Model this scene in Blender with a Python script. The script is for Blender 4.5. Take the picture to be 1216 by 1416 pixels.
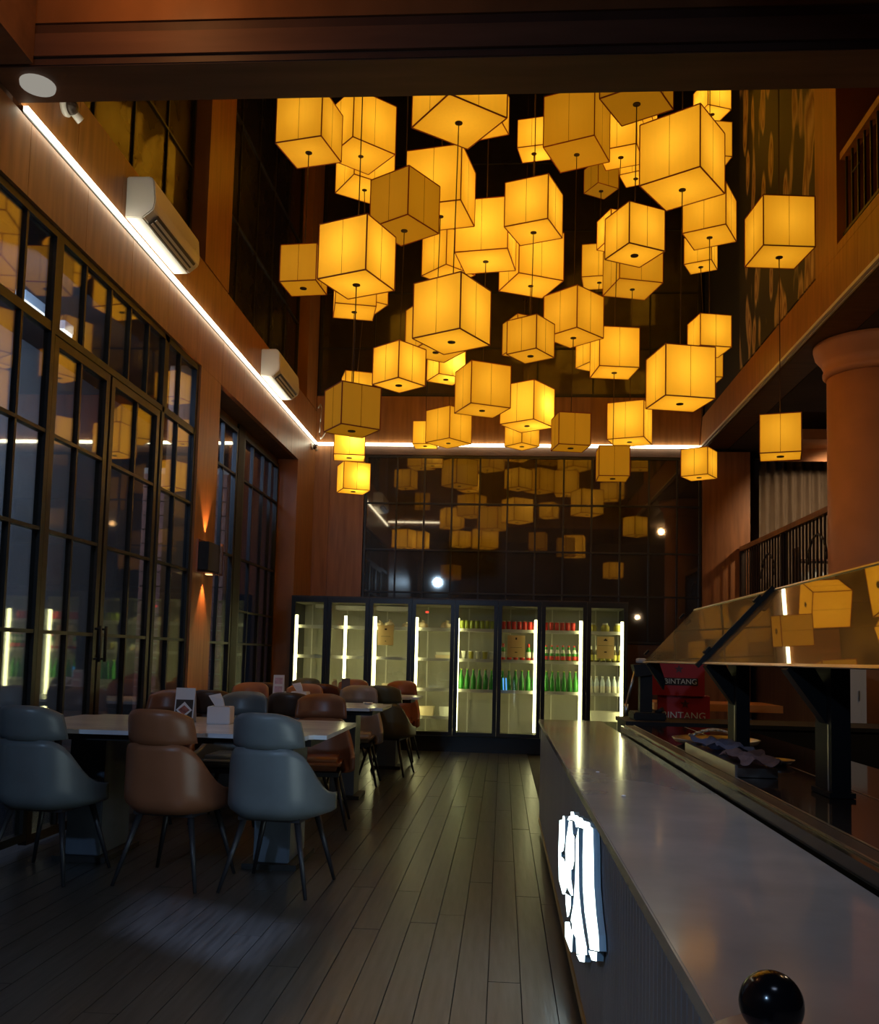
import bpy, bmesh, math, random
from mathutils import Vector, Matrix
for o in list(bpy.data.objects): bpy.data.objects.remove(o)
S = bpy.context.scene
random.seed(7)
PI = math.pi
R = math.radians
COL = S.collection

# ------------------------------------------------------------------ camera, world, key lights
def add_camera():
    yaw, pitch, roll, f = R(4.047), R(4.399), R(1.4356), 1271.8
    fwd = Vector((-math.sin(yaw)*math.cos(pitch), math.cos(yaw)*math.cos(pitch), math.sin(pitch)))
    right = Vector((math.cos(yaw), math.sin(yaw), 0)); up = right.cross(fwd)
    r2 = right*math.cos(roll) + up*math.sin(roll)
    u2 = -right*math.sin(roll) + up*math.cos(roll)
    m = Matrix((r2, u2, -fwd)).transposed().to_4x4()
    m.translation = (0, 0, 1.17)
    cd = bpy.data.cameras.new('camera'); c = bpy.data.objects.new('camera', cd); COL.objects.link(c)
    c.matrix_world = m
    cd.sensor_fit = 'HORIZONTAL'; cd.sensor_width = 36; cd.lens = f/1216*36
    cd.shift_y = 102.5/1216; cd.clip_start = .05; cd.clip_end = 100
    S.camera = c
add_camera()
W = bpy.data.worlds.new('night'); S.world = W; W.use_nodes = True
W.node_tree.nodes['Background'].inputs[0].default_value = (.02, .03, .06, 1)
W.node_tree.nodes['Background'].inputs[1].default_value = .15
S.view_settings.view_transform = 'Standard'
try: S.view_settings.look = 'None'
except Exception: pass
S.view_settings.exposure = 0.0
S.view_settings.gamma = 1.0
S.view_settings.use_curve_mapping = False
S.cycles.use_denoising = True
S.cycles.max_bounces = 7; S.cycles.diffuse_bounces = 3; S.cycles.glossy_bounces = 4
S.cycles.transmission_bounces = 4; S.cycles.transparent_max_bounces = 12
S.cycles.sample_clamp_indirect = 3.0
S.cycles.caustics_reflective = False; S.cycles.caustics_refractive = False

def light(name, kind, loc, power, color, target=None, **kw):
    d = bpy.data.lights.new(name, kind); d.energy = power; d.color = color
    for k, v in kw.items(): setattr(d, k, v)
    o = bpy.data.objects.new(name, d); COL.objects.link(o); o.location = loc
    if target is not None:
        o.rotation_euler = (Vector(target)-Vector(loc)).to_track_quat('-Z', 'Y').to_euler()
    return o
# cool daylight-coloured light coming in from the entrance behind the camera
light('entrance_light', 'AREA', (-2.0, -2.2, 3.4), 12, (.40, .64, 1.0), (-.9, 4.6, .5), shape='DISK', size=.22, spread=R(80))
# unseen cool spot and wash, added to make the pale patches on the floor
light('added_patch_spot', 'SPOT', (-.35, .6, 4.05), 1100, (.45, .60, 1.0), (-1.25, 3.92, 0), spot_size=R(24), spot_blend=.05, shadow_soft_size=.006)
light('front_wash', 'AREA', (.5, .1, 4.0), 4.5, (.60, .72, 1.0), (.10, 3.6, 0), shape='DISK', size=1.0, spread=R(50))
light('added_ceiling_glow', 'POINT', (-1.75, 3.75, 4.5), 7, (1, .45, .14), shadow_soft_size=.05)  # added unseen warm light that brightens the upper beam boards
# bluish light on the yard outside the left windows
light('yard_light', 'AREA', (-3.7, 6.9, 3.9), 75, (.36, .55, 1.0), (-5.2, 8.6, 2.6), shape='RECTANGLE', size=.8, size_y=.8)

light('yard_light', 'AREA', (-4.1, 8.6, 4.3), 13, (1.0, .88, .66), (-4.6, 10.4, 0), shape='RECTANGLE', size=.5, size_y=2.5)  # added unseen fill that brightens the yard behind the glass
# ------------------------------------------------------------------ materials
def mat(name):
    m = bpy.data.materials.new(name); m.use_nodes = True
    nt = m.node_tree; return m, nt, nt.nodes['Principled BSDF']
def pbr(name, col, rough=.5, metal=0, noise=.0, scale=8, stretch=(1, 1, 1), spec=.5, bump=0.0, coat=0.0):
    m, nt, b = mat(name)
    b.inputs['Roughness'].default_value = rough; b.inputs['Metallic'].default_value = metal
    b.inputs['Specular IOR Level'].default_value = spec
    b.inputs['Coat Weight'].default_value = coat; b.inputs['Coat Roughness'].default_value = .06
    b.inputs['Base Color'].default_value = (*col, 1)
    if noise or bump:
        tc = nt.nodes.new('ShaderNodeTexCoord'); mp = nt.nodes.new('ShaderNodeMapping')
        mp.inputs['Scale'].default_value = stretch
        nz = nt.nodes.new('ShaderNodeTexNoise'); nz.inputs['Scale'].default_value = scale; nz.inputs['Detail'].default_value = 5
        nt.links.new(tc.outputs['Object'], mp.inputs[0]); nt.links.new(mp.outputs[0], nz.inputs['Vector'])
        rp = nt.nodes.new('ShaderNodeValToRGB')
        rp.color_ramp.elements[0].position = .3; rp.color_ramp.elements[1].position = .7
        rp.color_ramp.elements[0].color = (*[c*(1-noise) for c in col], 1)
        rp.color_ramp.elements[1].color = (*[min(1, c*(1+noise)) for c in col], 1)
        nt.links.new(nz.outputs[0], rp.inputs[0]); nt.links.new(rp.outputs[0], b.inputs['Base Color'])
        if bump:
            bp = nt.nodes.new('ShaderNodeBump'); bp.inputs['Strength'].default_value = bump; bp.inputs['Distance'].default_value = .004
            nt.links.new(nz.outputs[0], bp.inputs['Height']); nt.links.new(bp.outputs[0], b.inputs['Normal'])
    return m
def emit(name, col, s):
    m, nt, b = mat(name); nt.nodes.remove(b)
    e = nt.nodes.new('ShaderNodeEmission'); e.inputs[0].default_value = (*col, 1); e.inputs[1].default_value = s
    nt.links.new(e.outputs[0], nt.nodes['Material Output'].inputs[0]); return m
def glass(name, tint=(.8, .85, .85), base=.10, rough=.015, fres=.9, refl=(1, 1, 1)):
    """a pane: part mirror (more at grazing angles), the rest see-through"""
    m, nt, b = mat(name); nt.nodes.remove(b)
    t = nt.nodes.new('ShaderNodeBsdfTransparent'); t.inputs[0].default_value = (*tint, 1)
    g = nt.nodes.new('ShaderNodeBsdfGlossy'); g.inputs['Roughness'].default_value = rough; g.inputs[0].default_value = (*refl, 1)
    lw = nt.nodes.new('ShaderNodeLayerWeight'); lw.inputs[0].default_value = .35
    ma = nt.nodes.new('ShaderNodeMath'); ma.operation = 'MULTIPLY_ADD'
    ma.inputs[1].default_value = fres; ma.inputs[2].default_value = base
    mx = nt.nodes.new('ShaderNodeMixShader')
    nt.links.new(lw.outputs['Fresnel'], ma.inputs[0]); nt.links.new(ma.outputs[0], mx.inputs[0])
    nt.links.new(t.outputs[0], mx.inputs[1]); nt.links.new(g.outputs[0], mx.inputs[2])
    nt.links.new(mx.outputs[0], nt.nodes['Material Output'].inputs[0]); return m
def hazed(m, lo=.05, hi=.17, col=(1, .93, .70, 1)):  # adds a soft tinted reflection that puts lamp-glow haze into the glass
    nt = m.node_tree; out = nt.nodes['Material Output']; src = out.inputs[0].links[0].from_socket
    g = nt.nodes.new('ShaderNodeBsdfGlossy'); g.inputs['Roughness'].default_value = .42; g.inputs[0].default_value = col
    tc = nt.nodes.new('ShaderNodeTexCoord'); nz = nt.nodes.new('ShaderNodeTexNoise'); nz.inputs['Scale'].default_value = 4
    mr = nt.nodes.new('ShaderNodeMapRange'); mr.inputs['To Min'].default_value = lo; mr.inputs['To Max'].default_value = hi
    nt.links.new(tc.outputs['Object'], nz.inputs['Vector']); nt.links.new(nz.outputs[0], mr.inputs['Value'])
    mx = nt.nodes.new('ShaderNodeMixShader'); nt.links.new(mr.outputs[0], mx.inputs[0])
    nt.links.new(src, mx.inputs[1]); nt.links.new(g.outputs[0], mx.inputs[2]); nt.links.new(mx.outputs[0], out.inputs[0]); return m
M = {}
M['wood'] = pbr('wood_panel', (.33, .142, .050), .42, 0, .22, 3.0, (1, 6, .6))
M['wood_side'] = pbr('wood_panel_side', (.33, .142, .050), .42, 0, .22, 3.0, (6, 1, .6))
M['wood_dark'] = pbr('dark_wood', (.105, .052, .032), .55, 0, .25, 3.0, (1, 6, .6))
M['beam'] = pbr('beam_wood', (.19, .088, .048), .6, 0, .2, 2.0, (.5, 5, 5))
M['frame'] = pbr('black_metal', (.018, .017, .016), .42, 0, .2, 20)
M['frame_brown'] = pbr('bronze_metal', (.055, .04, .03), .38, .3, .2, 20)
M['black'] = pbr('matt_black', (.012, .011, .011), .6)
M['void'] = pbr('unlit_dark', (.02, .018, .017), .9)
M['matt'] = pbr('matt_black_steel', (.008, .008, .008), .55, 0, 0, 1, (1, 1, 1), .25)
M['soffit'] = pbr('dark_soffit', (.055, .042, .036), .8, 0, .2, 2)
M['floor'] = pbr('dark_oak', (.052, .050, .047), .30, 0, .35, 5, (9, .7, 1), .5, .25)
M['slab'] = pbr('slab', (.03, .027, .025), .8)
M['stone'] = pbr('grey_stone', (.40, .365, .32), .16, 0, .16, 3.5, (1, 1, 1), .5, 0, .25)
M['front'] = pbr('counter_front', (.36, .335, .335), .38, .0, .08, 6, (1, 1, .3))
M['brass'] = pbr('brass', (.62, .43, .18), .28, 1)
M['riser'] = pbr('dark_bronze', (.035, .028, .014), .16, .5)
M['steel'] = pbr('brushed_steel', (.62, .60, .56), .30, 1, .1, 30, (1, 20, 1))
M['gloss'] = pbr('black_glass_top', (.020, .014, .011), .07, 0, 0, 1, (1, 1, 1), .6)
M['marble'] = pbr('white_marble', (.78, .82, .88), .16, 0, .10, 3.2, (1, 2.5, 1))
M['tleg'] = pbr('blue_grey_stone', (.10, .125, .165), .4, 0, .12, 7)
M['white'] = pbr('white_plastic', (.78, .77, .72), .32)
M['white_dull'] = pbr('white_paint', (.66, .62, .56), .6)
M['louvre'] = pbr('dark_louvre', (.06, .055, .05), .5)
M['copper'] = pbr('copper', (.85, .38, .22), .25, 1)
M['trimline'] = pbr('lantern_edge', (.36, .060, .016), .7)
M['cable'] = pbr('dark_cable', (.05, .022, .013), .7)
M['cooler'] = pbr('cooler_black', (.014, .014, .015), .30)
M['liner'] = pbr('cooler_liner', (.44, .42, .33), .45, 0, .06, 2)
M['shelf'] = pbr('cooler_shelf', (.70, .68, .56), .4)
M['curtain'] = pbr('grey_curtain', (.34, .27, .20), .85, 0, .1, 4)
M['column'] = pbr('column_plaster', (.60, .26, .12), .55, 0, .1, 3)
M['outwall'] = pbr('yard_plaster', (.26, .27, .27), .8, 0, .2, 1.2)
M['board'] = pbr('yard_brick', (.30, .14, .10), .8, 0, .25, 6)
M['joint'] = pbr('yard_mortar', (.40, .34, .28), .9)
M['led'] = emit('led_white', (1.0, .93, .70), 9.0)
M['led_far'] = emit('led_back', (1.0, .93, .66), 9.0)
M['tube'] = emit('cooler_tube', (1.0, .92, .44), 9.5)
M['tube_cool'] = emit('yard_tube', (.85, .92, 1.0), 3.0)
M['neon'] = emit('sign_face', (.80, 1.0, 1.0), 4.2)
M['neon_side'] = pbr('sign_side', (.55, .8, .95), .3)
M['pane'] = glass('window_glass', (.86, .88, .86), .05, .025, .38)
M['pane_dark'] = hazed(glass('dark_glass', (.10, .10, .10), .10, .03, .70, (1.0, .90, .75)), .02, .05, (1, .85, .7, 1))
M['pane_up'] = hazed(glass('upper_dark_glass', (.12, .12, .12), .05, .05, .26), .05, .11, (1, .85, .7, 1))
M['door_glass'] = glass('cooler_glass', (.93, .95, .93), .025, .02, .45)
M['sneeze'] = hazed(glass('sneeze_glass', (.80, .76, .60), .20, .014, .8, (1, .95, .75)))
M['amber_tile'] = pbr('warm_ceiling_wood', (.55, .24, .08), .5, 0, .15, 4)
M['warm_lamp'] = emit('warm_lamp', (1, .62, .25), 2.5)
M['disc_glow'] = emit('disc_added_glow', (1, .93, .80), .30)  # weak emission put into the ceiling disc to brighten it
M['paper'] = pbr('tan_paper', (.46, .34, .20), .8, 0, .05, 6)
M['paper_w'] = pbr('white_paper', (.78, .74, .74), .8)
M['print'] = pbr('dark_print', (.05, .035, .03), .8)
M['red_food'] = pbr('printed_dish', (.35, .10, .07), .7, 0, .6, 40)
M['pink'] = pbr('pink_print', (.60, .40, .46), .7, 0, .25, 30)
M['orange'] = pbr('orange_table', (.60, .24, .05), .45)
M['carton'] = pbr('red_carton', (.50, .022, .020), .55)
M['carton_side'] = pbr('cream_carton', (.62, .44, .32), .7)
M['cloth_b'] = pbr('blue_cloth', (.16, .20, .33), .85, 0, .25, 20)
M['cloth_p'] = pbr('mauve_cloth', (.23, .16, .17), .85, 0, .2, 20)
M['knob'] = pbr('black_lacquer', (.008, .008, .010), .16, 0, 0, 1, (1, 1, 1), .6)
M['pot'] = pbr('pink_ceramic', (.55, .36, .30), .3)
M['green_gl'] = pbr('green_bottle', (.045, .30, .035), .12, 0, .1, 10, (1, 1, 1), .6)
M['brown_gl'] = pbr('brown_bottle', (.10, .075, .02), .14)
M['lime'] = pbr('lime_can', (.38, .46, .06), .35)
M['redcan'] = pbr('red_can', (.70, .045, .03), .32)
M['clear'] = pbr('frosted_bottle', (.70, .80, .82), .2)
M['label_w'] = pbr('cream_label', (.80, .78, .62), .6)
M['cup'] = pbr('white_cup', (.85, .85, .72), .5)
M['yellow_g'] = pbr('yellow_green', (.60, .55, .12), .4)
M['food'] = pbr('wrapped_food', (.72, .58, .36), .6, 0, .25, 18)
M['tub'] = pbr('cream_tub', (.86, .72, .45), .5)
M['bluerod'] = emit('blue_tube', (.12, .45, 1.0), 1.2)
M['marker'] = emit('red_lamp', (1, .08, .04), 1.5)
def leather(name, col): return pbr(name, col, .36, 0, .12, 5, (1, 1, 1), .5, .06)
M['brown'] = leather('brown_leather', (.27, .105, .05))
M['tan'] = leather('tan_leather', (.44, .19, .095))
M['grey'] = leather('grey_leather', (.15, .175, .19))
M['beige'] = leather('beige_leather', (.30, .245, .19))
M['olive'] = leather('olive_leather', (.13, .115, .06))
M['dkred'] = leather('dark_red_leather', (.13, .04, .026))
M['dkbrown'] = leather('dark_brown_leather', (.09, .05, .032))
M['rust'] = leather('rust_leather', (.36, .12, .04))
M['legs'] = pbr('black_chair_leg', (.03, .03, .035), .4, .2)

def thin_paper():
    m, nt, b = mat('thin_tan_paper'); nt.nodes.remove(b)
    df = nt.nodes.new('ShaderNodeBsdfDiffuse'); df.inputs[0].default_value = (.62, .46, .26, 1)
    tr = nt.nodes.new('ShaderNodeBsdfTranslucent'); tr.inputs[0].default_value = (.95, .80, .55, 1)
    mx = nt.nodes.new('ShaderNodeMixShader'); mx.inputs[0].default_value = .7
    nt.links.new(df.outputs[0], mx.inputs[1]); nt.links.new(tr.outputs[0], mx.inputs[2])
    nt.links.new(mx.outputs[0], nt.nodes['Material Output'].inputs[0]); return m
M['paper_thin'] = thin_paper()
def thin_seam():
    m, nt, b = mat('lantern_seam'); nt.nodes.remove(b)
    df = nt.nodes.new('ShaderNodeBsdfDiffuse'); df.inputs[0].default_value = (.40, .17, .03, 1)
    tp = nt.nodes.new('ShaderNodeBsdfTransparent'); tp.inputs[0].default_value = (.85, .55, .3, 1)
    mx = nt.nodes.new('ShaderNodeMixShader'); mx.inputs[0].default_value = .55
    nt.links.new(df.outputs[0], mx.inputs[1]); nt.links.new(tp.outputs[0], mx.inputs[2])
    nt.links.new(mx.outputs[0], nt.nodes['Material Output'].inputs[0]); return m
M['seam'] = thin_seam()
def shade_mat():
    m, nt, b = mat('lantern_fabric'); nt.nodes.remove(b)
    oi = nt.nodes.new('ShaderNodeObjectInfo'); sp = nt.nodes.new('ShaderNodeSeparateColor')
    nt.links.new(oi.outputs['Color'], sp.inputs[0])
    tc = nt.nodes.new('ShaderNodeTexCoord'); mp = nt.nodes.new('ShaderNodeMapping'); mp.inputs['Scale'].default_value = (30, 30, 2.2)
    nz = nt.nodes.new('ShaderNodeTexNoise'); nz.inputs['Scale'].default_value = 1.5; nz.inputs['Detail'].default_value = 3
    nt.links.new(tc.outputs['Object'], mp.inputs[0]); nt.links.new(mp.outputs[0], nz.inputs['Vector'])
    mr = nt.nodes.new('ShaderNodeMapRange'); mr.inputs['To Min'].default_value = .86; mr.inputs['To Max'].default_value = 1.12
    nt.links.new(nz.outputs[0], mr.inputs['Value'])
    mu = nt.nodes.new('ShaderNodeMath'); mu.operation = 'MULTIPLY'
    nt.links.new(sp.outputs[0], mu.inputs[0]); nt.links.new(mr.outputs[0], mu.inputs[1])
    e = nt.nodes.new('ShaderNodeEmission'); e.inputs[0].default_value = (.345, .150, .004, 1)
    nt.links.new(mu.outputs[0], e.inputs[1])
    df = nt.nodes.new('ShaderNodeBsdfDiffuse'); df.inputs[0].default_value = (.50, .36, .10, 1)
    tr = nt.nodes.new('ShaderNodeBsdfTranslucent'); tr.inputs[0].default_value = (.80, .58, .13, 1)
    mx = nt.nodes.new('ShaderNodeMixShader'); mx.inputs[0].default_value = .55
    nt.links.new(df.outputs[0], mx.inputs[1]); nt.links.new(tr.outputs[0], mx.inputs[2])
    ad = nt.nodes.new('ShaderNodeAddShader')
    nt.links.new(e.outputs[0], ad.inputs[0]); nt.links.new(mx.outputs[0], ad.inputs[1])
    nt.links.new(ad.outputs[0], nt.nodes['Material Output'].inputs[0]); return m
M['shade'] = shade_mat()
def mural_mat():
    m, nt, b = mat('mural_paint'); b.inputs['Roughness'].default_value = .6
    tc = nt.nodes.new('ShaderNodeTexCoord'); mp = nt.nodes.new('ShaderNodeMapping')
    mp.inputs['Scale'].default_value = (1, 3.6, 1.1); mp.inputs['Rotation'].default_value = (R(24), 0, 0)
    nz = nt.nodes.new('ShaderNodeTexNoise'); nz.inputs['Scale'].default_value = 1.3; nz.inputs['Detail'].default_value = 3
    nt.links.new(tc.outputs['Object'], mp.inputs[0])
    vo = nt.nodes.new('ShaderNodeTexVoronoi'); vo.inputs['Scale'].default_value = 1.5; vo.feature = 'SMOOTH_F1'
    nt.links.new(mp.outputs[0], vo.inputs['Vector']); nt.links.new(mp.outputs[0], nz.inputs['Vector'])
    rp = nt.nodes.new('ShaderNodeValToRGB'); cr = rp.color_ramp
    cr.elements[0].position = .18; cr.elements[0].color = (.55, .38, .20, 1)
    cr.elements[1].position = .47; cr.elements[1].color = (.028, .026, .024, 1)
    x = cr.elements.new(.29); x.color = (.20, .10, .05, 1)
    y = cr.elements.new(.38); y.color = (.48, .34, .19, 1)
    ma = nt.nodes.new('ShaderNodeMath'); ma.operation = 'MULTIPLY_ADD'; ma.inputs[1].default_value = .45
    nt.links.new(nz.outputs[0], ma.inputs[0]); nt.links.new(vo.outputs[0], ma.inputs[2])
    sb = nt.nodes.new('ShaderNodeMath'); sb.operation = 'SUBTRACT'; sb.inputs[1].default_value = .16
    nt.links.new(ma.outputs[0], sb.inputs[0]); nt.links.new(sb.outputs[0], rp.inputs[0])
    nt.links.new(rp.outputs[0], b.inputs['Base Color']); return m
M['mural'] = mural_mat()

# ------------------------------------------------------------------ mesh helpers
def new(): return bmesh.new()
def box(bm, x0, x1, y0, y1, z0, z1, mi=0):
    v = [bm.verts.new((x, y, z)) for z in (z0, z1) for y in (y0, y1) for x in (x0, x1)]
    for f in ((0, 2, 3, 1), (4, 5, 7, 6), (0, 1, 5, 4), (2, 6, 7, 3), (0, 4, 6, 2), (1, 3, 7, 5)):
        fc = bm.faces.new([v[i] for i in f]); fc.material_index = mi
def tube(bm, a, b, r0, r1=None, n=10, mi=0, cap=True):
    a, b = Vector(a), Vector(b); r1 = r0 if r1 is None else r1
    d = (b-a).normalized(); u = d.orthogonal().normalized(); w = d.cross(u)
    A = [bm.verts.new(a+(u*math.cos(2*PI*k/n)+w*math.sin(2*PI*k/n))*r0) for k in range(n)]
    B = [bm.verts.new(b+(u*math.cos(2*PI*k/n)+w*math.sin(2*PI*k/n))*r1) for k in range(n)]
    for k in range(n):
        f = bm.faces.new((A[k], A[(k+1) % n], B[(k+1) % n], B[k])); f.smooth = True; f.material_index = mi
    if cap:
        bm.faces.new(A[::-1]).material_index = mi; bm.faces.new(B).material_index = mi
def lathe(bm, prof, n=16, c=(0, 0, 0), mis=None):
    """prof: (r, z) from bottom to top; mis: material per segment"""
    rings = []
    for r, z in prof:
        rings.append([bm.verts.new((c[0]+max(r, 1e-4)*math.cos(2*PI*k/n), c[1]+max(r, 1e-4)*math.sin(2*PI*k/n), c[2]+z)) for k in range(n)])
    for i in range(len(rings)-1):
        for k in range(n):
            f = bm.faces.new((rings[i][k], rings[i][(k+1) % n], rings[i+1][(k+1) % n], rings[i+1][k]))
            f.smooth = True; f.material_index = mis[i] if mis else 0
    bm.faces.new(rings[0][::-1]); bm.faces.new(rings[-1])
def prism(bm, pts, thick, tf, mi_side=0, mi_face=0):
    """pts 2-D outline, tf(u, v, t) -> 3-D point, t in 0..thick"""
    A = [bm.verts.new(tf(u, v, 0)) for u, v in pts]; B = [bm.verts.new(tf(u, v, thick)) for u, v in pts]
    n = len(pts)
    for k in range(n): bm.faces.new((A[k], A[(k+1) % n], B[(k+1) % n], B[k])).material_index = mi_side
    fa = bm.faces.new(A[::-1]); fb = bm.faces.new(B); fa.material_index = mi_side; fb.material_index = mi_face
def mesh(name, bm, mats):
    bmesh.ops.recalc_face_normals(bm, faces=bm.faces)
    me = bpy.data.meshes.new(name); bm.to_mesh(me); bm.free()
    for m in (mats if isinstance(mats, (list, tuple)) else [mats]): me.materials.append(M[m] if isinstance(m, str) else m)
    return me
def link(name, me, parent=None, loc=(0, 0, 0), label=None):
    o = bpy.data.objects.new(name, me); COL.objects.link(o); o.location = loc
    if parent is not None: o.parent = parent
    if label: o['label'] = label
    return o
def obj(name, bm, mats, parent=None, loc=(0, 0, 0), label=None): return link(name, mesh(name, bm, mats), parent, loc, label)
def bx(name, m, parent, *d, label=None, bev=0):
    bm = new(); box(bm, *d)
    if bev: bmesh.ops.bevel(bm, geom=bm.edges[:], offset=bev, segments=2, affect='EDGES')
    return obj(name, bm, m, parent, label=label)
def tag(o, label, cat, group=None):
    o['label'] = label; o['category'] = cat
    if group: o['group'] = group
    return o
def thing(name, label, cat, loc=(0, 0, 0), rz=0, group=None):
    o = bpy.data.objects.new(name, None); COL.objects.link(o); o.location = loc; o.rotation_euler = (0, 0, rz)
    o.empty_display_size = .1
    return tag(o, label, cat, group)
def struct(name, label, m=None, dims=None):
    if dims is None: o = bpy.data.objects.new(name, None); COL.objects.link(o)
    else:
        bm = new(); box(bm, *dims); o = obj(name, bm, m)
    o['kind'] = 'structure'; o['label'] = label; return o
def copy_tree(o, parent=None):
    c = o.copy(); COL.objects.link(c)
    if parent is not None: c.parent = parent
    for ch in list(o.children): copy_tree(ch, c)
    return c
def text_mesh(txt, size, depth=.001):
    cu = bpy.data.curves.new('lettering', 'FONT'); cu.body = txt; cu.size = size; cu.extrude = depth; cu.align_x = 'CENTER'; cu.align_y = 'CENTER'
    t = bpy.data.objects.new('lettering', cu); COL.objects.link(t)
    bpy.context.view_layer.update()
    me = bpy.data.meshes.new_from_object(t.evaluated_get(bpy.context.evaluated_depsgraph_get()))
    bpy.data.objects.remove(t); return me

# ------------------------------------------------------------------ room shell
H = 1.17
XL, XR, YB, YF, ZL = -2.69, 2.65, 12.6, 4.62, 4.12   # left wall, right wall line, back wall, bulkhead edge, light-line height
ZT = 9.6
fl = struct('floor', 'dark oak plank floor of the dining hall', 'slab', (-3.05, 8.0, -3.0, 13.6, -.12, -.016))
n_pl = 0
pm = {}
for i in range(28):
    x0 = -2.98 + i*.118
    y = -1.2 - random.uniform(0, 1.4)
    while y < 12.5:
        L = random.choice((1.6, 1.8, 2.0, 2.2))
        a, b = max(y, -1.2), min(y+L, 12.58)
        if b - a > .1 and n_pl < 296:
            L2 = b-a
            key = round(L2, 3)
            if key not in pm:
                bm = new(); box(bm, 0, .1145, 0, L2-.004, -.016, 0); pm[key] = mesh('plank', bm, 'floor')
            link('plank', pm[key], fl, (x0, a, random.uniform(-.0012, 0))); n_pl += 1
        y += L

# left wall: plain front part, panelled band, pilasters
wl = struct('wall_left', 'brown wood panelled band and pilasters of the left wall')
bx('wall_base', 'wood', wl, XL-.4, XL, -3.0, 4.05, 0, ZL)
def panels(parent, m, x0, x1, y0, y1, z0, z1, n, axis='y', gap=.004):
    for i in range(n):
        if axis == 'y':
            w = (y1-y0)/n; bx('panel', m, parent, x0, x1, y0+i*w+gap/2, y0+(i+1)*w-gap/2, z0, z1)
        else:
            w = (x1-x0)/n; bx('panel', m, parent, x0+i*w+gap/2, x0+(i+1)*w-gap/2, y0, y1, z0, z1)
panels(wl, 'wood', XL-.05, XL, 4.05, YB, 3.67, 4.09, 12)
panels(wl, 'wood', XL-.05, XL, 4.64, YB, 4.13, 4.58, 12)
bx('band_core', 'wood_dark', wl, XL-.30, XL-.05, 4.05, YB, 3.67, 4.60)
for y0, y1 in ((7.74, 8.30), (11.56, YB)):
    bx('pilaster', 'wood', wl, XL-.28, XL, y0, y1, 0, 3.668)
for y0, y1 in ((7.72, 8.42), (11.95, YB)):
    bx('pilaster', 'wood', wl, XL-.28, XL-.005, y0, y1, 4.602, ZT)
bx('pilaster', 'wood', wl, XL-.28, XL-.005, 4.64, 5.15, 4.602, ZT)
bx('header', 'wood_dark', wl, XL-.30, XL-.26, 8.31, 11.55, 3.55, 3.668)

# windows: builder for a glazed bay in a plane
def bay(name, label, axis, plane, a0, a1, z0, z1, muls, bars, fw=.03, dep=.05, glassm='pane', framem='frame', thick=(), parent=None):
    w = parent or struct(name, label)
    def piece(nm, p0, p1, q0, q1, m, d0=0.0, d1=dep):
        if axis == 'x': bx(nm, m, w, plane-d1, plane-d0, p0, p1, q0, q1)
        else: bx(nm, m, w, p0, p1, plane+d0, plane+d1, q0, q1)
    piece('jamb', a0, a0+fw, z0, z1, framem); piece('jamb', a1-fw, a1, z0, z1, framem)
    piece('head', a0+fw, a1-fw, z1-fw, z1, framem); piece('sill', a0+fw, a1-fw, z0, z0+fw, framem)
    mu = sorted(muls); ba = sorted(bars); t = .011
    for q in ba:
        h = t*2.6 if q in thick else t
        piece('glazing_bar', a0+fw, a1-fw, q-h, q+h, framem, .004, dep-.004)
    zs = [z0+fw]+ba+[z1-fw]
    for k in mu:
        for i in range(len(zs)-1):
            lo = zs[i]+(t if i else 0); hi = zs[i+1]-(t if i < len(zs)-2 else 0)
            piece('mullion', k-t, k+t, lo, hi, framem, .006, dep-.006)
    xs = [a0+fw]+mu+[a1-fw]
    for i in range(len(xs)-1):
        for j in range(len(zs)-1):
            piece('pane', xs[i], xs[i+1], zs[j], zs[j+1], glassm, dep*.45, dep*.45+.006)
    return w
X1 = -2.71
bay('window_1', 'near window bay at the left edge, bluish yard light behind it', 'x', X1, 4.06, 5.20, .06, 3.665, [4.45, 4.83], [1.26, 1.86, 2.44, 3.07], .045, thick=(3.07,))
bay('window_2', 'wide transom window over the double glazed door', 'x', X1, 5.20, 7.02, 3.04, 3.665, [5.57, 5.95, 6.28, 6.62], [], .045)
def leaf(nm, label, y0, y1, mul, hy):
    d = bay(nm, label, 'x', X1-.004, y0, y1, .03, 3.035, [mul], [.66, 1.26, 1.86, 2.44], .055, .05, 'pane', 'frame_brown')
    bm = new(); tube(bm, (X1+.03, hy, 1.08), (X1+.03, hy, 1.32), .011); tube(bm, (X1-.01, hy, 1.10), (X1+.03, hy, 1.10), .008); tube(bm, (X1-.01, hy, 1.30), (X1+.03, hy, 1.30), .008)
    obj('door_handle', bm, 'frame', d)
leaf('door_1', 'left glazed leaf of the black framed double door', 5.21, 5.99, 5.58, 5.96)
leaf('door_2', 'right glazed leaf of the black framed double door', 6.02, 6.90, 6.48, 6.05)
bay('window_3', 'narrow window bay between the double door and the sconce pilaster', 'x', X1, 6.93, 7.735, .06, 3.665, [7.30], [1.26, 1.86, 2.44, 3.07], .05, thick=(3.07,))
X2 = -2.93
bay('window_4', 'dark recessed window bay just beyond the sconce pilaster', 'x', X2, 8.32, 9.72, .06, 3.60, [8.8, 9.25], [.70, 1.26, 2.2, 3.09], .05, framem='frame')
bay('window_5', 'dark recessed window bay next to the drinks cooler', 'x', X2, 9.95, 11.54, .06, 3.60, [10.37, 10.84, 11.2], [1.26, 1.62, 2.2, 3.09], .05, framem='frame')
bx('trim_between', 'black', wl, X2-.06, X2+.005, 9.725, 9.945, 0, 3.66)
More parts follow.
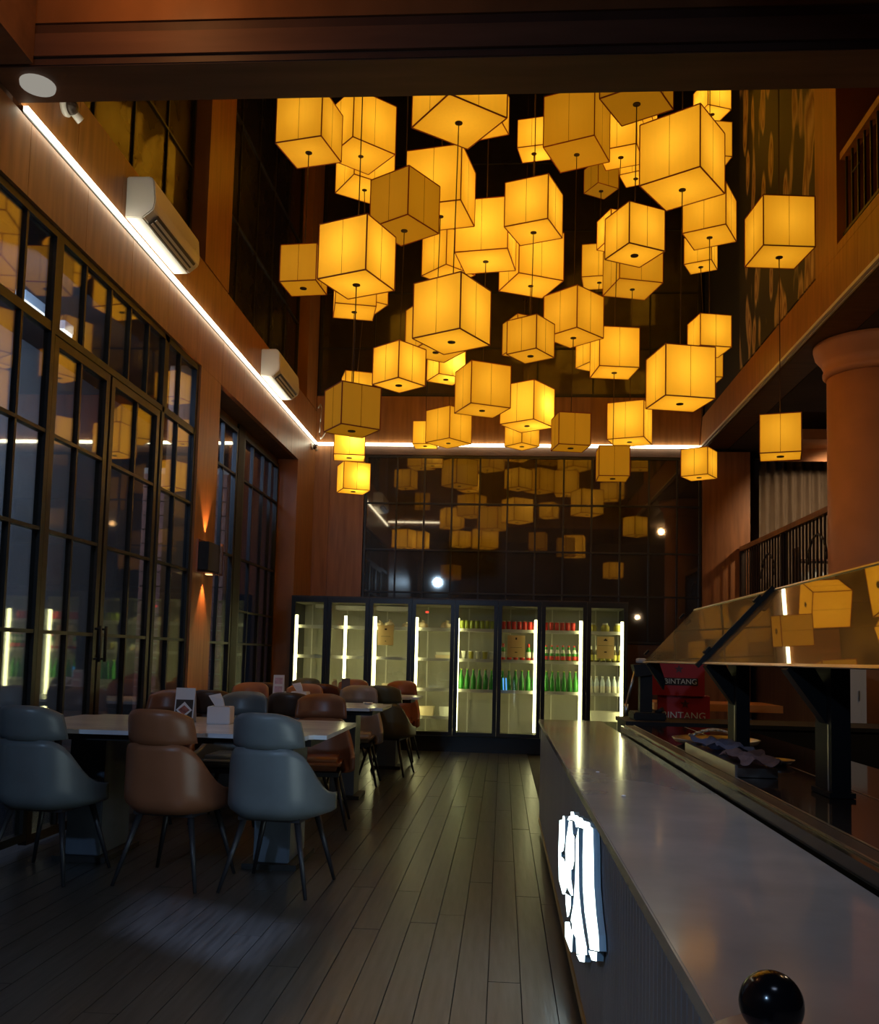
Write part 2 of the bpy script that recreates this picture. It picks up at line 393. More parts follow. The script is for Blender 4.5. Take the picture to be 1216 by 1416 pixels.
# upper glazing on the left
bay('window_6', 'upper dark window above the nearer air conditioner', 'x', XL-.14, 5.16, 7.71, 4.60, ZT-.02, [5.8, 6.45, 7.1], [5.45, 6.4, 7.5], .04, glassm='pane_up')
bay('window_7', 'tall upper dark window between the upper pilaster and the back corner', 'x', XL-.14, 8.43, 11.94, 4.60, ZT-.02, [9.1, 9.8, 10.5, 11.2], [5.6, 6.7, 7.9], .03, glassm='pane_up')
# yard outside the left windows
yard = struct('wall_yard', 'grey plaster wall of the yard outside the left windows', 'outwall', (-5.4, -5.2, 3.0, 13.2, -.1, 4.45))
struct('ceiling_yard', 'roof over the yard outside the left windows', 'soffit', (-5.2, -3.02, 3.0, 13.2, 4.45, 4.55))
struct('wall_brick_yard', 'brick pier in the yard seen through the narrow window bay', 'joint', (-4.05, -3.08, 9.92, 10.02, -.1, 3.2))
bp = bpy.data.objects['wall_brick_yard']
bm = new(); box(bm, 0, .312, 0, .03, 0, .146); brick_me = mesh('brick', bm, 'board')
for r_ in range(20):
    for c_ in range(3):
        x0 = -4.04 + c_*.32 + (.0 if r_ % 2 else .0)
        link('brick', brick_me, bp, (x0, 9.895+random.uniform(-.003, .003), -.02+r_*.158))
for k, (y0, y1) in enumerate(((7.95, 8.5), (8.72, 8.9))):
    t = thing('ceiling_tube', ('longer' if k == 0 else 'shorter')+' cool white tube lamp on the yard roof seen through the near window bay', 'lamp', (-4.5, y0, 4.36), 0)
    bx('diffuser', 'tube_cool', t, -.04, .04, 0, y1-y0, -.03, .0); bx('housing', 'white', t, -.05, .05, 0, y1-y0, 0, .088)

# back wall: two glazed storeys, panel strips, band
wb = struct('wall_back', 'back wall with brown panel strips either side of the dark glazing')
panels(wb, 'wood_side', -2.96, -1.98, YB, YB+.06, 0, 4.09, 2, 'x')
panels(wb, 'wood_side', 2.66, 3.30, YB-.02, YB+.06, 0, 4.05, 1, 'x')
bx('wall_base', 'wood_dark', wb, -1.98, 2.66, YB, YB+.06, 0, 1.40)
panels(wb, 'wood_side', -2.69, 2.65, YB-.01, YB+.06, 4.13, 4.80, 6, 'x')
bx('band_core', 'wood_dark', wb, -2.96, 2.65, YB+.06, YB+.16, 3.98, 4.80)
bx('backing', 'void', wb, -3.0, 3.3, YB+.45, YB+.5, 0, ZT)
bx('band_foot', 'wood_dark', wb, -1.98, 2.65, YB-.005, YB+.06, 3.97, 4.09)
bay('window_8', 'wide dark gridded glazing over the drinks coolers mirroring the lanterns', 'y', YB, -1.97, 2.65, 1.41, 3.965,
    [-1.52, -1.135, -.75, -.365, .02, .405, .79, 1.175, 1.56, 1.95, 2.33], [2.05, 2.64, 3.29], .03, .06, 'pane_dark')
bay('window_9', 'tall dark upper glazing of the back wall above the panelled band', 'y', YB, -2.68, 2.64, 4.81, ZT-.02,
    [-1.9, -1.135, -.365, .405, 1.175, 1.95], [5.5, 6.3, 7.2, 8.2], .04, .06, 'pane_up')

# right: band over the gallery opening, upper pilaster, mural, balcony, soffit, gallery
wr = struct('wall_right', 'brown panelled band and upper storey of the right wall')
panels(wr, 'wood', XR, XR+.05, 4.64, YB, 4.13, 4.52, 10)
bx('band_core', 'wood_dark', wr, XR+.05, XR+.35, 4.64, YB, 4.09, 4.52)
bx('upper_pilaster', 'wood', wr, XR, XR+.35, 7.46, 7.98, 4.522, ZT)
bx('upper_wall', 'black', wr, XR+.04, XR+.30, 7.98, YB, 4.522, ZT)
bx('balcony_lintel', 'wood', wr, XR, XR+.30, 4.64, 7.455, 6.9, ZT)
bx('balcony_back', 'wood', wr, XR+1.3, XR+1.35, 4.64, 7.46, 4.522, 6.9)
bx('balcony_floor', 'wood', wr, XR, XR+1.3, 4.64, 7.455, 4.524, 4.60)
bx('balcony_end', 'wood', wr, XR+.36, XR+1.29, 7.46, 7.5, 4.6, 6.9)
mu = tag(bx('mural', 'mural', None, XR+.015, XR+.035, 8.0, 10.62, 4.56, 8.9), 'large dark mural of pale leaves on the upper right wall', 'mural')
br = thing('balcony_railing', 'dark balcony railing high up at the right edge of the photo', 'railing', (XR+.05, 4.7, 4.602))
bx('handrail', 'wood', br, -.03, .05, 0, 2.74, .70, .76)
bx('bottom_rail', 'frame', br, -.01, .02, 0, 2.74, .06, .085)
bm = new(); box(bm, -.008, .008, -.008, .008, .085, .70); bal = mesh('baluster', bm, 'frame')
for k in range(22): link('baluster', bal, br, (.005, .06+k*.125, 0))
for k in range(5):
    bm = new(); tube(bm, (.005, .20+k*.55, .5), (.005, .36+k*.55, .5), .008, n=6); obj('cross_bar', bm, 'frame', br)
struct('ceiling_gallery', 'dark soffit over the gallery on the right', 'soffit', (XR+.36, 7.9, 4.64, 13.6, 4.09, 4.2))
struct('ceiling', 'dark high ceiling the lanterns hang from', 'soffit', (-3.2, XR+1.4, 4.3, 13.2, ZT, ZT+.1))
struct('wall_gallery', 'dark far wall of the gallery on the right', 'wood_dark', (3.31, 8.0, 13.2, 13.3, 0, 4.08))
struct('wall_gallery_side', 'side wall of the gallery on the right', 'wood_dark', (7.9, 8.0, -3, 13.2, 0, 4.08))
# front bulkhead and low ceiling over the camera
ce = struct('ceiling_front', 'stepped brown wood ceiling and beam over the entrance')
def beam(y0, y1, z0, z1, m='beam'): bx('beam', m, ce, -2.69, 7.9, y0, y1, z0, z1)
beam(4.32, YF, ZL, ZT)
for y0, z0, z1, m in ((4.30, 4.165, 4.285, 'beam'), (4.305, 4.345, 4.74, 'wood')): beam(y0, 4.3195, z0, z1, m)
for y0, z0, z1 in ((4.314, 4.125, 4.16), (4.314, 4.29, 4.34)): beam(y0, 4.3195, z0, z1, 'wood_dark')
bx('side_beam', 'beam', ce, -2.69, -2.44, -3.0, 4.295, ZL, 4.74)
bx('ceiling_board', 'beam', ce, -2.69, 7.9, -3.0, 4.30, 4.75, 4.80)
struct('wall_front', 'wall behind the camera', 'wood_dark', (-3.05, 8.0, -3.1, -3.0, 0, 4.9))

# ------------------------------------------------------------------ light lines
def led(name, label, dims, m, chan=None):
    t = thing(name, label, 'light', (dims[0], dims[2], dims[4]))
    ox, oy, oz = dims[0], dims[2], dims[4]
    bx('diffuser', m, t, dims[0]-ox, dims[1]-ox, dims[2]-oy, dims[3]-oy, dims[4]-oz, dims[5]-oz)
    if chan: bx('channel', 'steel' if chan[1] else 'black', t, *[chan[0][i]-(ox, ox, oy, oy, oz, oz)[i] for i in range(6)])
led('led_strip', 'bright white light line running along the left wall band under the air conditioners', (XL+.004, XL+.03, 4.66, YB-.03, 4.105, 4.128), 'led', ((XL+.0005, XL+.004, 4.66, YB-.05, 4.092, 4.128), 0))
led('led_strip', 'bright white light line across the back wall above the coolers', (XL+.04, XR-.01, YB-.045, YB-.014, 4.09, 4.128), 'led_far', ((XL+.04, XR-.01, YB-.014, YB, 4.09, 4.128), 0))
led('led_strip', 'white light line on the bulkhead over the entrance, mirrored in the back glazing', (XL+.03, -1.2, YF+.004, YF+.03, 4.19, 4.215), 'led')
rt = thing('trim_strip', 'thin unlit pale metal strip along the lower edge of the right wall band', 'trim', (XR-.03, 4.7, 4.08))
bx('metal_strip', 'white', rt, .002, .027, 0, YB-4.75, .012, .040); bx('lower_strip', 'white_dull', rt, .03, .045, 0, YB-4.75, 0, .011)

# ------------------------------------------------------------------ cube lanterns (size in metres, several to one cable)
# chain, x, y, z of the centre, size, turn in degrees, glow, bulb, label
B_, M_, S_ = .5, .4, .3
LAN = [
 (0, -1.663, 7.12, 5.528, .40, 77.0, .80, .35, 'medium amber cube lantern at the top left of the cluster, cut by the beam'),
 (0, -1.666, 7.12, 4.339, .30, 84.5, .62, .05, 'small dull amber lantern, leftmost of the cluster, beside a bigger bright lantern'),
 (1, -1.108, 6.39, 4.112, .40, 67.1, .95, .70, 'large looking bright lantern on the left, a small dull lantern hanging behind its left edge'),
 (1, -1.108, 6.39, 2.990, .30, 34.3, .40, .0, 'dull olive brown unlit lantern low on the left above two bright small ones'),
 (2, -1.532, 8.85, 6.523, .50, 41.0, .95, .45, 'big amber lantern second from left in the top row, cut by the beam'),
 (2, -1.547, 8.85, 4.857, .40, 13.3, 1.0, .45, 'lantern half hidden under the big bright left lantern, seen square from below'),
 (2, -1.550, 8.85, 3.333, .30, 9.8, 1.0, 2.6, 'small lantern with a glaring bulb directly above the lowest left lantern'),
 (3, -1.677, 10.0, 6.776, .50, 34.9, 1.05, .55, 'amber lantern peeping out below the second lantern of the top row'),
 (3, -1.640, 10.0, 5.36, .40, 33.8, 1.0, .45, 'lantern of which only a corner shows right of the big bright left lantern'),
 (3, -1.692, 10.0, 4.219, .30, 18.0, .95, .40, 'small lantern of which only the top shows behind the unlit olive one'),
 (3, -1.695, 10.0, 3.205, .30, 24.2, 1.0, 1.6, 'lowest lantern on the left, small, with a bright bulb spot on its right face'),
 (4, -.873, 7.23, 4.916, .40, 56.6, .48, .03, 'dull ochre lantern corner-on between the big left lantern and the top row'),
 (4, -.882, 7.23, 3.576, .30, 50.5, .95, .75, 'bright lantern corner-on left of centre, below and left of the biggest central one'),
 (5, -.633, 7.90, 5.416, .50, 78.1, 1.0, .45, 'tall bright lantern just below the big top one, left of centre'),
 (5, -.645, 7.90, 4.125, .40, 33.7, .92, .30, 'lantern mostly hidden behind the left side of the biggest central one'),
 (6, -.398, 6.42, 5.388, .50, 36.7, .88, .40, 'big lantern at the top centre showing mostly its underside'),
 (6, -.412, 6.42, 3.701, .40, 59.9, 1.0, .55, 'biggest bright lantern in the middle of the cluster'),
 (7, -.648, 9.40, 7.10, .40, 21.3, .95, .40, 'lantern almost hidden above the underside lantern at top centre'),
 (7, -.690, 9.40, 6.17, .40, 12.0, .95, .35, 'lantern showing only a thin strip above the tall bright one left of centre'),
 (7, -.655, 9.40, 5.462, .40, 44.0, .98, .45, 'lantern showing a strip right of the dull ochre corner-on one'),
 (7, -.653, 9.40, 4.293, .30, 29.1, 1.05, 1.9, 'small lantern with a glaring spot under the biggest central one'),
 (8, -.727, 11.2, 4.091, .40, 50.8, .95, .35, 'lantern corner-on in front of the back light line, left of centre'),
 (9, -1.087, 12.0, 4.188, .30, 87.8, .98, 1.2, 'small square-on lantern left of centre at the back light line'),
 (10, -.239, 8.56, 5.291, .50, 80.8, 1.08, .75, 'very bright lantern in the centre behind the corner-on pair right of it'),
 (10, -.243, 8.56, 3.785, .40, 24.9, .85, .35, 'orange lantern at centre, just right of and below the biggest central one'),
 (11, -.262, 8.0, 6.22, .35, 72.2, .90, .40, 'lantern showing only its right corner behind the top centre underside lantern'),
 (12, .197, 7.93, 5.226, .40, 68.5, .98, .65, 'bright lantern in upper centre with a cable hanging over the one below'),
 (12, .189, 7.93, 4.054, .30, 56.6, .85, .25, 'smaller lantern right of the biggest central one with another hidden behind'),
 (13, .221, 9.28, 6.670, .30, 78.4, 1.05, 1.0, 'small bright lantern alone right of top centre beside the dull big one'),
 (13, .211, 9.28, 5.347, .50, 23.6, 1.05, .60, 'bright lantern directly beneath the upper centre one, showing its underside'),
 (13, .199, 9.28, 3.825, .40, 56.6, 1.05, 1.3, 'very bright lantern right of centre low down, above a small one at the light line'),
 (14, .185, 11.2, 5.236, .40, 27.1, .75, .20, 'lantern hidden behind the smaller one right of the central lantern, left edge showing'),
 (14, .181, 11.2, 4.007, .30, 43.6, .88, .60, 'small lantern at the back light line beneath the very bright one'),
 (15, .614, 8.57, 6.352, .50, 67.5, .58, .06, 'big dull orange lantern in the top row right of centre'),
 (15, .606, 8.57, 4.495, .40, 47.1, .85, .30, 'lantern seen corner-on right of centre, just above the bright square-on one'),
 (15, .594, 8.57, 3.384, .30, 10.3, .50, .0, 'dull orange unlit lantern right of centre at the back light line'),
 (16, .888, 6.45, 5.477, .40, 59.8, .42, .0, 'unlit dull olive lantern at the top right, mostly underside, cut by the beam'),
 (16, .882, 6.45, 4.296, .30, 27.2, .98, .50, 'bright corner-on lantern with a bulb showing through its bottom, right of centre'),
 (17, 1.330, 10.05, 7.468, .50, 73.8, 1.05, .50, 'bright lantern behind the unlit olive one at the top right'),
 (17, 1.380, 10.05, 6.80, .30, 67.2, 1.05, .60, 'small lantern underside just left of the biggest right hand lantern'),
 (17, 1.354, 10.05, 5.623, .50, 14.5, .66, .20, 'lantern with a paler underside beneath the corner-on one with the bulb'),
 (17, 1.339, 10.05, 3.851, .40, 68.7, .98, .80, 'bright lantern at lower right left of the large square-on one'),
 (18, 1.104, 9.15, 6.595, .40, 71.0, 1.05, .50, 'bright lantern underside right of the big dull orange top one'),
 (18, 1.075, 9.15, 5.605, .30, 21.3, .95, .90, 'small lantern peeping out left of the corner-on one with the bulb'),
 (18, 1.060, 9.15, 4.342, .40, 7.9, 1.05, .55, 'bright nearly square-on lantern right of the corner-on dim one'),
 (18, 1.055, 9.15, 3.214, .30, 89.6, .48, .0, 'dull square-on lantern hanging below the back light line'),
 (19, 1.091, 11.0, 7.157, .30, 29.6, .38, .0, 'small dark unlit lantern under the big dull orange top one'),
 (19, 1.083, 11.0, 6.050, .40, 81.1, .85, .35, 'small looking lantern left of the paler underside lantern'),
 (19, 1.020, 11.0, 4.946, .30, 31.0, 1.0, .50, 'small lantern almost hidden left of the bright nearly square-on one'),
 (20, 1.354, 7.18, 5.262, .50, 56.0, .92, .50, 'biggest lantern of the right side, high up'),
 (20, 1.343, 7.18, 3.473, .40, 12.6, 1.0, .60, 'large square-on bright lantern low on the right'),
 (21, 1.868, 8.55, 5.459, .40, 63.0, .92, .35, 'lantern tucked under the right of the biggest right hand one'),
 (21, 1.867, 8.55, 4.309, .30, 11.2, .92, .55, 'small lantern above the right corner of the low square-on one'),
 (22, 2.254, 10.2, 7.630, .30, 20.1, 1.1, .90, 'small very bright lantern at the top right end of the top row'),
 (22, 2.208, 10.2, 7.085, .40, 9.4, .90, .35, 'lantern whose right edge shows beyond the biggest right hand one'),
 (22, 2.132, 10.2, 5.840, .30, 64.8, .92, .45, 'small lantern directly below the one under the biggest right hand lantern'),
 (22, 2.183, 10.2, 4.538, .30, 6.0, .80, .30, 'lantern whose edge shows right of the low square-on one'),
 (22, 2.121, 10.2, 3.445, .30, 57.9, .82, .60, 'small lantern under the right end of the back light line'),
 (23, 2.110, 7.19, 4.657, .40, 5.2, .78, .35, 'lone lantern in front of the leaf mural'),
 (23, 2.114, 7.19, 3.015, .30, 73.9, .85, .30, 'lone low lantern on the far right beside the column'),
]
LAN = [(c, x, y, z-.08, s, a, g, b, l) for c, x, y, z, s, a, g, b, l in LAN]
lm = {}
def lantern_meshes(s):
    if s in lm: return lm[s]
    h = s/2; e = .0055 + .006*s; t = .004; d = {}
    bm = new(); bm.faces.new([bm.verts.new(p) for p in ((-h, -h, -h), (h, -h, -h), (h, -h, h), (-h, -h, h))]); d['side'] = mesh('side_panel', bm, 'shade')
    bm = new(); bm.faces.new([bm.verts.new(p) for p in ((-h, -h, -h), (-h, h, -h), (h, h, -h), (h, -h, -h))]); d['bottom'] = mesh('bottom_panel', bm, 'shade')
    bm = new()
    for a in (-h, h):
        for b in (-h, h):
            box(bm, a-e/2, a+e/2, b-e/2, b+e/2, -h, h)
            box(bm, -h, h, a-e/2, a+e/2, b-e/2, b+e/2); box(bm, a-e/2, a+e/2, -h, h, b-e/2, b+e/2)
    d['edge'] = mesh('edge_piping', bm, 'trimline')
    bm = new(); box(bm, -.0016, .0016, -h-.0012, -h-.0002, -h, h); d['seam'] = mesh('seam', bm, 'seam')
    bm = new(); tube(bm, (0, 0, -h-.006), (0, 0, -h+.004), .028, n=14); d['disc'] = mesh('socket_disc', bm, 'cable')
    lm[s] = d; return d
tops = {}
for (c, x, y, z, s, a, g, b, lab) in LAN: tops.setdefault(c, []).append((z, x, y, s))
for (c, x, y, z, s, a, g, b, lab) in LAN:
    t = thing('cube_lantern', lab, 'lantern', (x, y, z), R(a), 'cube lanterns hanging in the hall')
    d = lantern_meshes(s)
    colr = (g, g, g, 1)
    for k in range(4):
        o = link('side_panel', d['side'], t); o.rotation_euler = (0, 0, k*PI/2); o.color = colr
        q = link('seam', d['seam'], o)
    o = link('bottom_panel', d['bottom'], t); o.color = colr
    o = link('top_panel', d['bottom'], t, (0, 0, s)); o.color = colr
    link('edge_piping', d['edge'], t); link('socket_disc', d['disc'], t)
    above = [q for q in tops[c] if q[0] > z+.05]
    if above:
        q = min(above); end = Vector((q[1], q[2], q[0]-q[3]/2-.012))
    else: end = Vector((x, y, ZT))
    loc = Matrix.Rotation(-R(a), 3, 'Z') @ (end-Vector((x, y, z)))
    bm = new(); tube(bm, (0, 0, s/2), loc, .0042, n=6); obj('cable', bm, 'cable', t)
    if b > .02:
        ld = bpy.data.lights.new('bulb', 'POINT'); ld.energy = 4.0*b*(s/.4)**2; ld.color = (1, .70, .20); ld.shadow_soft_size = .035
        lo = bpy.data.objects.new('bulb', ld); COL.objects.link(lo); lo.parent = t
        lo.location = (0, 0, .02) if b < 1 else (.18*s, -.2*s, .0)

# ------------------------------------------------------------------ small fittings on the left wall
def aircon(y0, label):
    t = thing('air_conditioner', label, 'air conditioner', (XL, y0, 4.165), 0, 'wall air conditioners')
    L = .95
    prof = [(0.002, 0.0), (.13, 0.0), (.205, .06), (.215, .12), (.20, .27), (.17, .30), (.002, .30)]
    bm = new(); prism(bm, prof, L, lambda u, v, k: (u, k, v))
    bmesh.ops.bevel(bm, geom=bm.edges[:], offset=.008, segments=2, affect='EDGES'); obj('body', bm, 'white', t)
    bm = new(); prism(bm, [(.135, -.001), (.20, .048), (.203, .056), (.135, .004)], L-.16, lambda u, v, k: (u+.004, .08+k, v-.004)); obj('air_outlet', bm, 'louvre', t)
    for k in range(2):
        bm = new(); prism(bm, [(.150+k*.028, -.008+k*.021), (.166+k*.028, .004+k*.021), (.164+k*.028, .007+k*.021), (.148+k*.028, -.005+k*.021)], L-.18, lambda u, v, q: (u+.004, .09+q, v-.002)); obj('louvre', bm, 'white', t)
    bx('panel_joint', 'louvre', t, .196, .2125, .03, L-.03, .105, .108)
    bx('indicator', 'white_dull', t, .205, .2145, L-.12, L-.10, .15, .16)
aircon(6.02, 'white wall air conditioner nearer the camera, above the light line')
aircon(9.62, 'white wall air conditioner farther away, near the back corner')
t = thing('wall_sconce', 'black wall lamp with copper brackets glowing up and down on the pilaster', 'lamp', (XL, 8.02, 1.86))
bx('body', 'frame', t, .012, .10, -.17, .14, .02, .27, bev=.004)
bx('wall_plate', 'copper', t, .0005, .012, -.19, .16, 0, .29)
bx('bracket', 'copper', t, .012, .125, -.19, .17, -.006, .0); bx('bracket', 'copper', t, .105, .125, .145, .17, .0, .285)
bx('lamp_glow', 'warm_lamp', t, .03, .08, -.03, .03, .272, .276); bx('lamp_glow', 'warm_lamp', t, .03, .08, -.03, .03, -.012, -.008)
for dz, rx in ((.30, 0), (-.03, PI)):
    ld = bpy.data.lights.new('sconce_beam', 'SPOT'); ld.energy = 26; ld.color = (1, .42, .14); ld.spot_size = R(58); ld.spot_blend = .5; ld.shadow_soft_size = .015
    lo = bpy.data.objects.new('sconce_beam', ld); COL.objects.link(lo); lo.parent = t; lo.location = (.045, 0, dz)
    lo.rotation_euler = (PI-rx, 0, 0)
def dome(loc, label, s=1):
    t = thing('security_camera', label, 'camera', loc)
    bm = new(); lathe(bm, [(.055*s, 0), (.06*s, .02*s), (.05*s, .035*s)], 16); o = obj('base', bm, 'white', t); o.rotation_euler = (0, PI/2, 0)
    bm = new(); bmesh.ops.create_uvsphere(bm, u_segments=16, v_segments=10, radius=.044*s); o = obj('dome', bm, 'frame_brown', t, (.045*s, 0, -.005*s))
    bm = new(); tube(bm, (.03*s, .0, .0), (.075*s, .07*s, -.05*s), .022*s, .026*s); obj('barrel', bm, 'white', t)
dome((XL+.001, 5.10, 4.40), 'small white security camera high on the left band near the entrance beam')
dome((XL+.001, 12.35, 4.02), 'small security camera in the back left corner under the light line', .8)
t = thing('corner_cable', 'curly dark cable dangling in the back left corner beside the light line', 'cable', (XL+.02, 12.5, 4.3))
bm = new(); pts = [(.02, 0, .30), (.05, 0, .36), (.07, 0, .30), (.06, -.02, .1), (.05, 0, -.05), (.08, -.03, -.15), (.16, -.04, -.02), (.22, -.02, -.06)]
for a, b in zip(pts, pts[1:]): tube(bm, a, b, .008, n=6)
obj('wire', bm, 'steel', t)
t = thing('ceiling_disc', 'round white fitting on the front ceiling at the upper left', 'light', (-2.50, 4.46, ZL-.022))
bm = new(); lathe(bm, [(.075, 0), (.088, .006), (.090, .0215)], 24); obj('cover', bm, 'disc_glow', t)  # looks bright through its own emission, not as a lamp
bm = new(); lathe(bm, [(.05, -.002), (.055, 0.0)], 20); obj('grille', bm, 'disc_glow', t)

# ------------------------------------------------------------------ right gallery
def column():
    t = thing('column', 'round orange brown plaster column at the right edge', 'column', (3.24, 8.40, 0))
    bm = new(); lathe(bm, [(.34, .02), (.34, 3.78)], 40); obj('shaft', bm, 'column', t)
    bm = new(); lathe(bm, [(.345, 3.781), (.375, 3.81), (.375, 3.84), (.36, 3.86), (.39, 3.93), (.44, 3.99), (.455, 4.05), (.455, 4.085)], 40); obj('capital', bm, 'column', t)
    bm = new(); lathe(bm, [(.40, 0), (.40, .1), (.36, .14)], 32); obj('base', bm, 'column', t)
column()
struct('floor_mezzanine', 'raised floor of the gallery behind the column', 'wood_dark', (3.05, 7.8, 8.9, 13.15, 1.55, 1.78))
bx('support', 'wood_dark', bpy.data.objects['floor_mezzanine'], 3.4, 7.7, 9.2, 13.1, 0, 1.548)
g = thing('gallery_railing', 'dark railing of the raised gallery beside the column', 'railing', (3.18, 8.95, 1.782))
bx('handrail', 'wood', g, -.035, .035, 0, 3.6, .90, .96); bx('bottom_rail', 'frame_brown', g, -.012, .012, 0, 3.6, .07, .10)
bm = new(); box(bm, -.009, .009, -.009, .009, .10, .90); bal2 = mesh('baluster', bm, 'frame_brown')
for k in range(32): link('baluster', bal2, g, (0, .06+k*.112, 0))
for y in (0.0, 1.75, 3.57): bx('post', 'frame_brown', g, -.028, .028, y, y+.055, 0, .898)
for y in (.35, 2.1):
    bm = new()
    for k in range(12):
        a0, a1 = PI*k/12, PI*(k+1)/12
        tube(bm, (.0, y+.28-.28*math.cos(a0), .45+.28*math.sin(a0)), (.0, y+.28-.28*math.cos(a1), .45+.28*math.sin(a1)), .014, n=6)
    obj('arch', bm, 'frame_brown', g)
cu = thing('curtain', 'long grey brown pleated curtain at the far end of the gallery', 'curtain', (3.42, 12.6, 2.0))
bm = new(); nf = 132
A = []; Bv = []
for k in range(nf+1):
    x = k*.0115; y = .035*math.sin(k*.62)+.012*math.sin(k*.23)
    A.append(bm.verts.new((x, y, 0))); Bv.append(bm.verts.new((x, y, 1.93)))
for k in range(nf): bm.faces.new((A[k], A[k+1], Bv[k+1], Bv[k])).smooth = True
bmesh.ops.solidify(bm, geom=bm.faces[:], thickness=.004); obj('cloth', bm, 'curtain', cu)
bm = new(); tube(bm, (-.05, 0, 1.955), (1.6, 0, 1.955), .014); obj('rod', bm, 'frame', cu)
lc = thing('lit_ceiling_box', 'warm lit wooden ceiling recess in the gallery beside the column', 'light', (3.45, 10.9, 3.82))
bx('panel', 'amber_tile', lc, 0, 1.8, 0, .9, .10, .12); bx('edge', 'amber_tile', lc, 0, 1.8, -.03, 0, 0, .12); bx('back_edge', 'amber_tile', lc, 0, 1.8, .9, .93, -.06, .12)
bm = new(); lathe(bm, [(.07, .07), (.08, .098)], 20, (.75, .45, 0)); obj('lamp', bm, 'warm_lamp', lc)
light('gallery_lamp', 'SPOT', (4.3, 10.9, 3.75), 110, (1, .66, .38), (4.15, 12.6, 2.9), spot_size=R(75), spot_blend=.6, shadow_soft_size=.06)
# lamps and shelves seen through the gallery rail
sh = thing('gallery_shelf', 'dim shelf unit with pale glassware behind the gallery railing', 'shelf', (3.75, 11.9, 1.782))
for k in range(3): bx('board', 'wood_dark', sh, 0, .95, 0, .3, .08+k*.32, .10+k*.32)
for x in (0, .95): bx('side', 'wood_dark', sh, x-.02, x, 0, .3, 0, .90)
for k in range(22):
    x = .06+(k % 11)*.08; z = .101+(k//11)*.32
    bm = new(); lathe(bm, [(.018, 0), (.022, .02), (.02, .15), (.008, .19), (.008, .22)], 10, (3.75+x, 12.02, 1.782+z))
    tag(obj('glass_bottle', bm, 'clear'), '%s pale bottle from the left on the %s board of the gallery shelf' % (('first', 'second', 'third', 'fourth', 'fifth', 'sixth', 'seventh', 'eighth', 'ninth', 'tenth', 'last')[k % 11], ('lower', 'middle')[k//11]), 'bottle', 'pale bottles on the gallery shelf')
light('shelf_lamp', 'POINT', (4.4, 11.6, 2.75), 2.2, (1, .8, .6), shadow_soft_size=.04)

# ------------------------------------------------------------------ drinks coolers: one long unit with eight glass doors
DX = [-2.685, -2.22, -1.69, -1.15, -.61, -.07, .47, 1.03, 1.53]
CY = 11.5
co = thing('drinks_cooler', 'long black drinks cooler with eight lit glass doors along the back wall', 'cooler', (0, CY, 0))
x0, x1 = DX[0], DX[-1]
bx('base', 'cooler', co, x0, x1, .03, .95, 0, .19); bx('top_panel', 'cooler', co, x0, x1, .02, .95, 1.84, 1.90)
bx('top_trim', 'frame_brown', co, x0-.005, x1+.005, -.012, .02, 1.886, 1.904)
bx('back_panel', 'liner', co, x0+.02, x1-.02, .70, .74, .19, 1.84)
bx('side_panel', 'cooler', co, x0, x0+.02, .02, .95, .19, 1.84); bx('side_panel', 'cooler', co, x1-.02, x1, .02, .95, .19, 1.84)
bx('floor_panel', 'liner', co, x0+.02, x1-.02, .05, .70, .19, .205)
bx('roof_panel', 'liner', co, x0+.02, x1-.02, .05, .70, 1.82, 1.84)
SZ = [1.525, 1.145, .765, .42]
tube_x = [.055, .22, .07, .06, .04, .47, .49, .44]
for i in range(8):
    a, b = DX[i], DX[i+1]; w = b-a
    d = bx('door', 'cooler', co, a+.002, a+.050, -.03, .02, .20, 1.885)
    d['label'] = 'black framed glass cooler door'
    bx('stile', 'cooler', d, b-.050, b-.002, -.03, .02, .20, 1.885)
    bx('rail', 'cooler', d, a+.05, b-.05, -.03, .02, 1.825, 1.885); bx('rail', 'cooler', d, a+.05, b-.05, -.03, .02, .20, .245)
    bx('pane', 'door_glass', d, a+.05, b-.05, -.008, -.002, .245, 1.825)
    bx('handle', 'frame', d, b-.032, b-.016, -.055, -.031, .85, 1.25)
    n = 4 if i in (3,) else 3
    for z in SZ[:n]:
        s = bx('shelf', 'shelf', co, a+.012, b-.012, .10, .50, z-.022, z)
        bx('shelf_lip', 'shelf', s, a+.012, b-.012, .085, .099, z-.028, z+.012)
    for fx in (.16, w-.05): bx('upright', 'shelf', co, a+fx-.007, a+fx+.007, .52, .54, .205, 1.82)
    bx('light_tube', 'tube', co, a+tube_x[i]-.016, a+tube_x[i]+.016, .050, .078, .26, 1.66)
    if i in (1, 2): bx('ceiling_light', 'white_dull', co, a+.06, b-.06, .2, .5, 1.745, 1.80)
    if i == 0: bx('ceiling_light', 'white_dull', co, a+.26, b-.04, .2, .5, 1.76, 1.81)
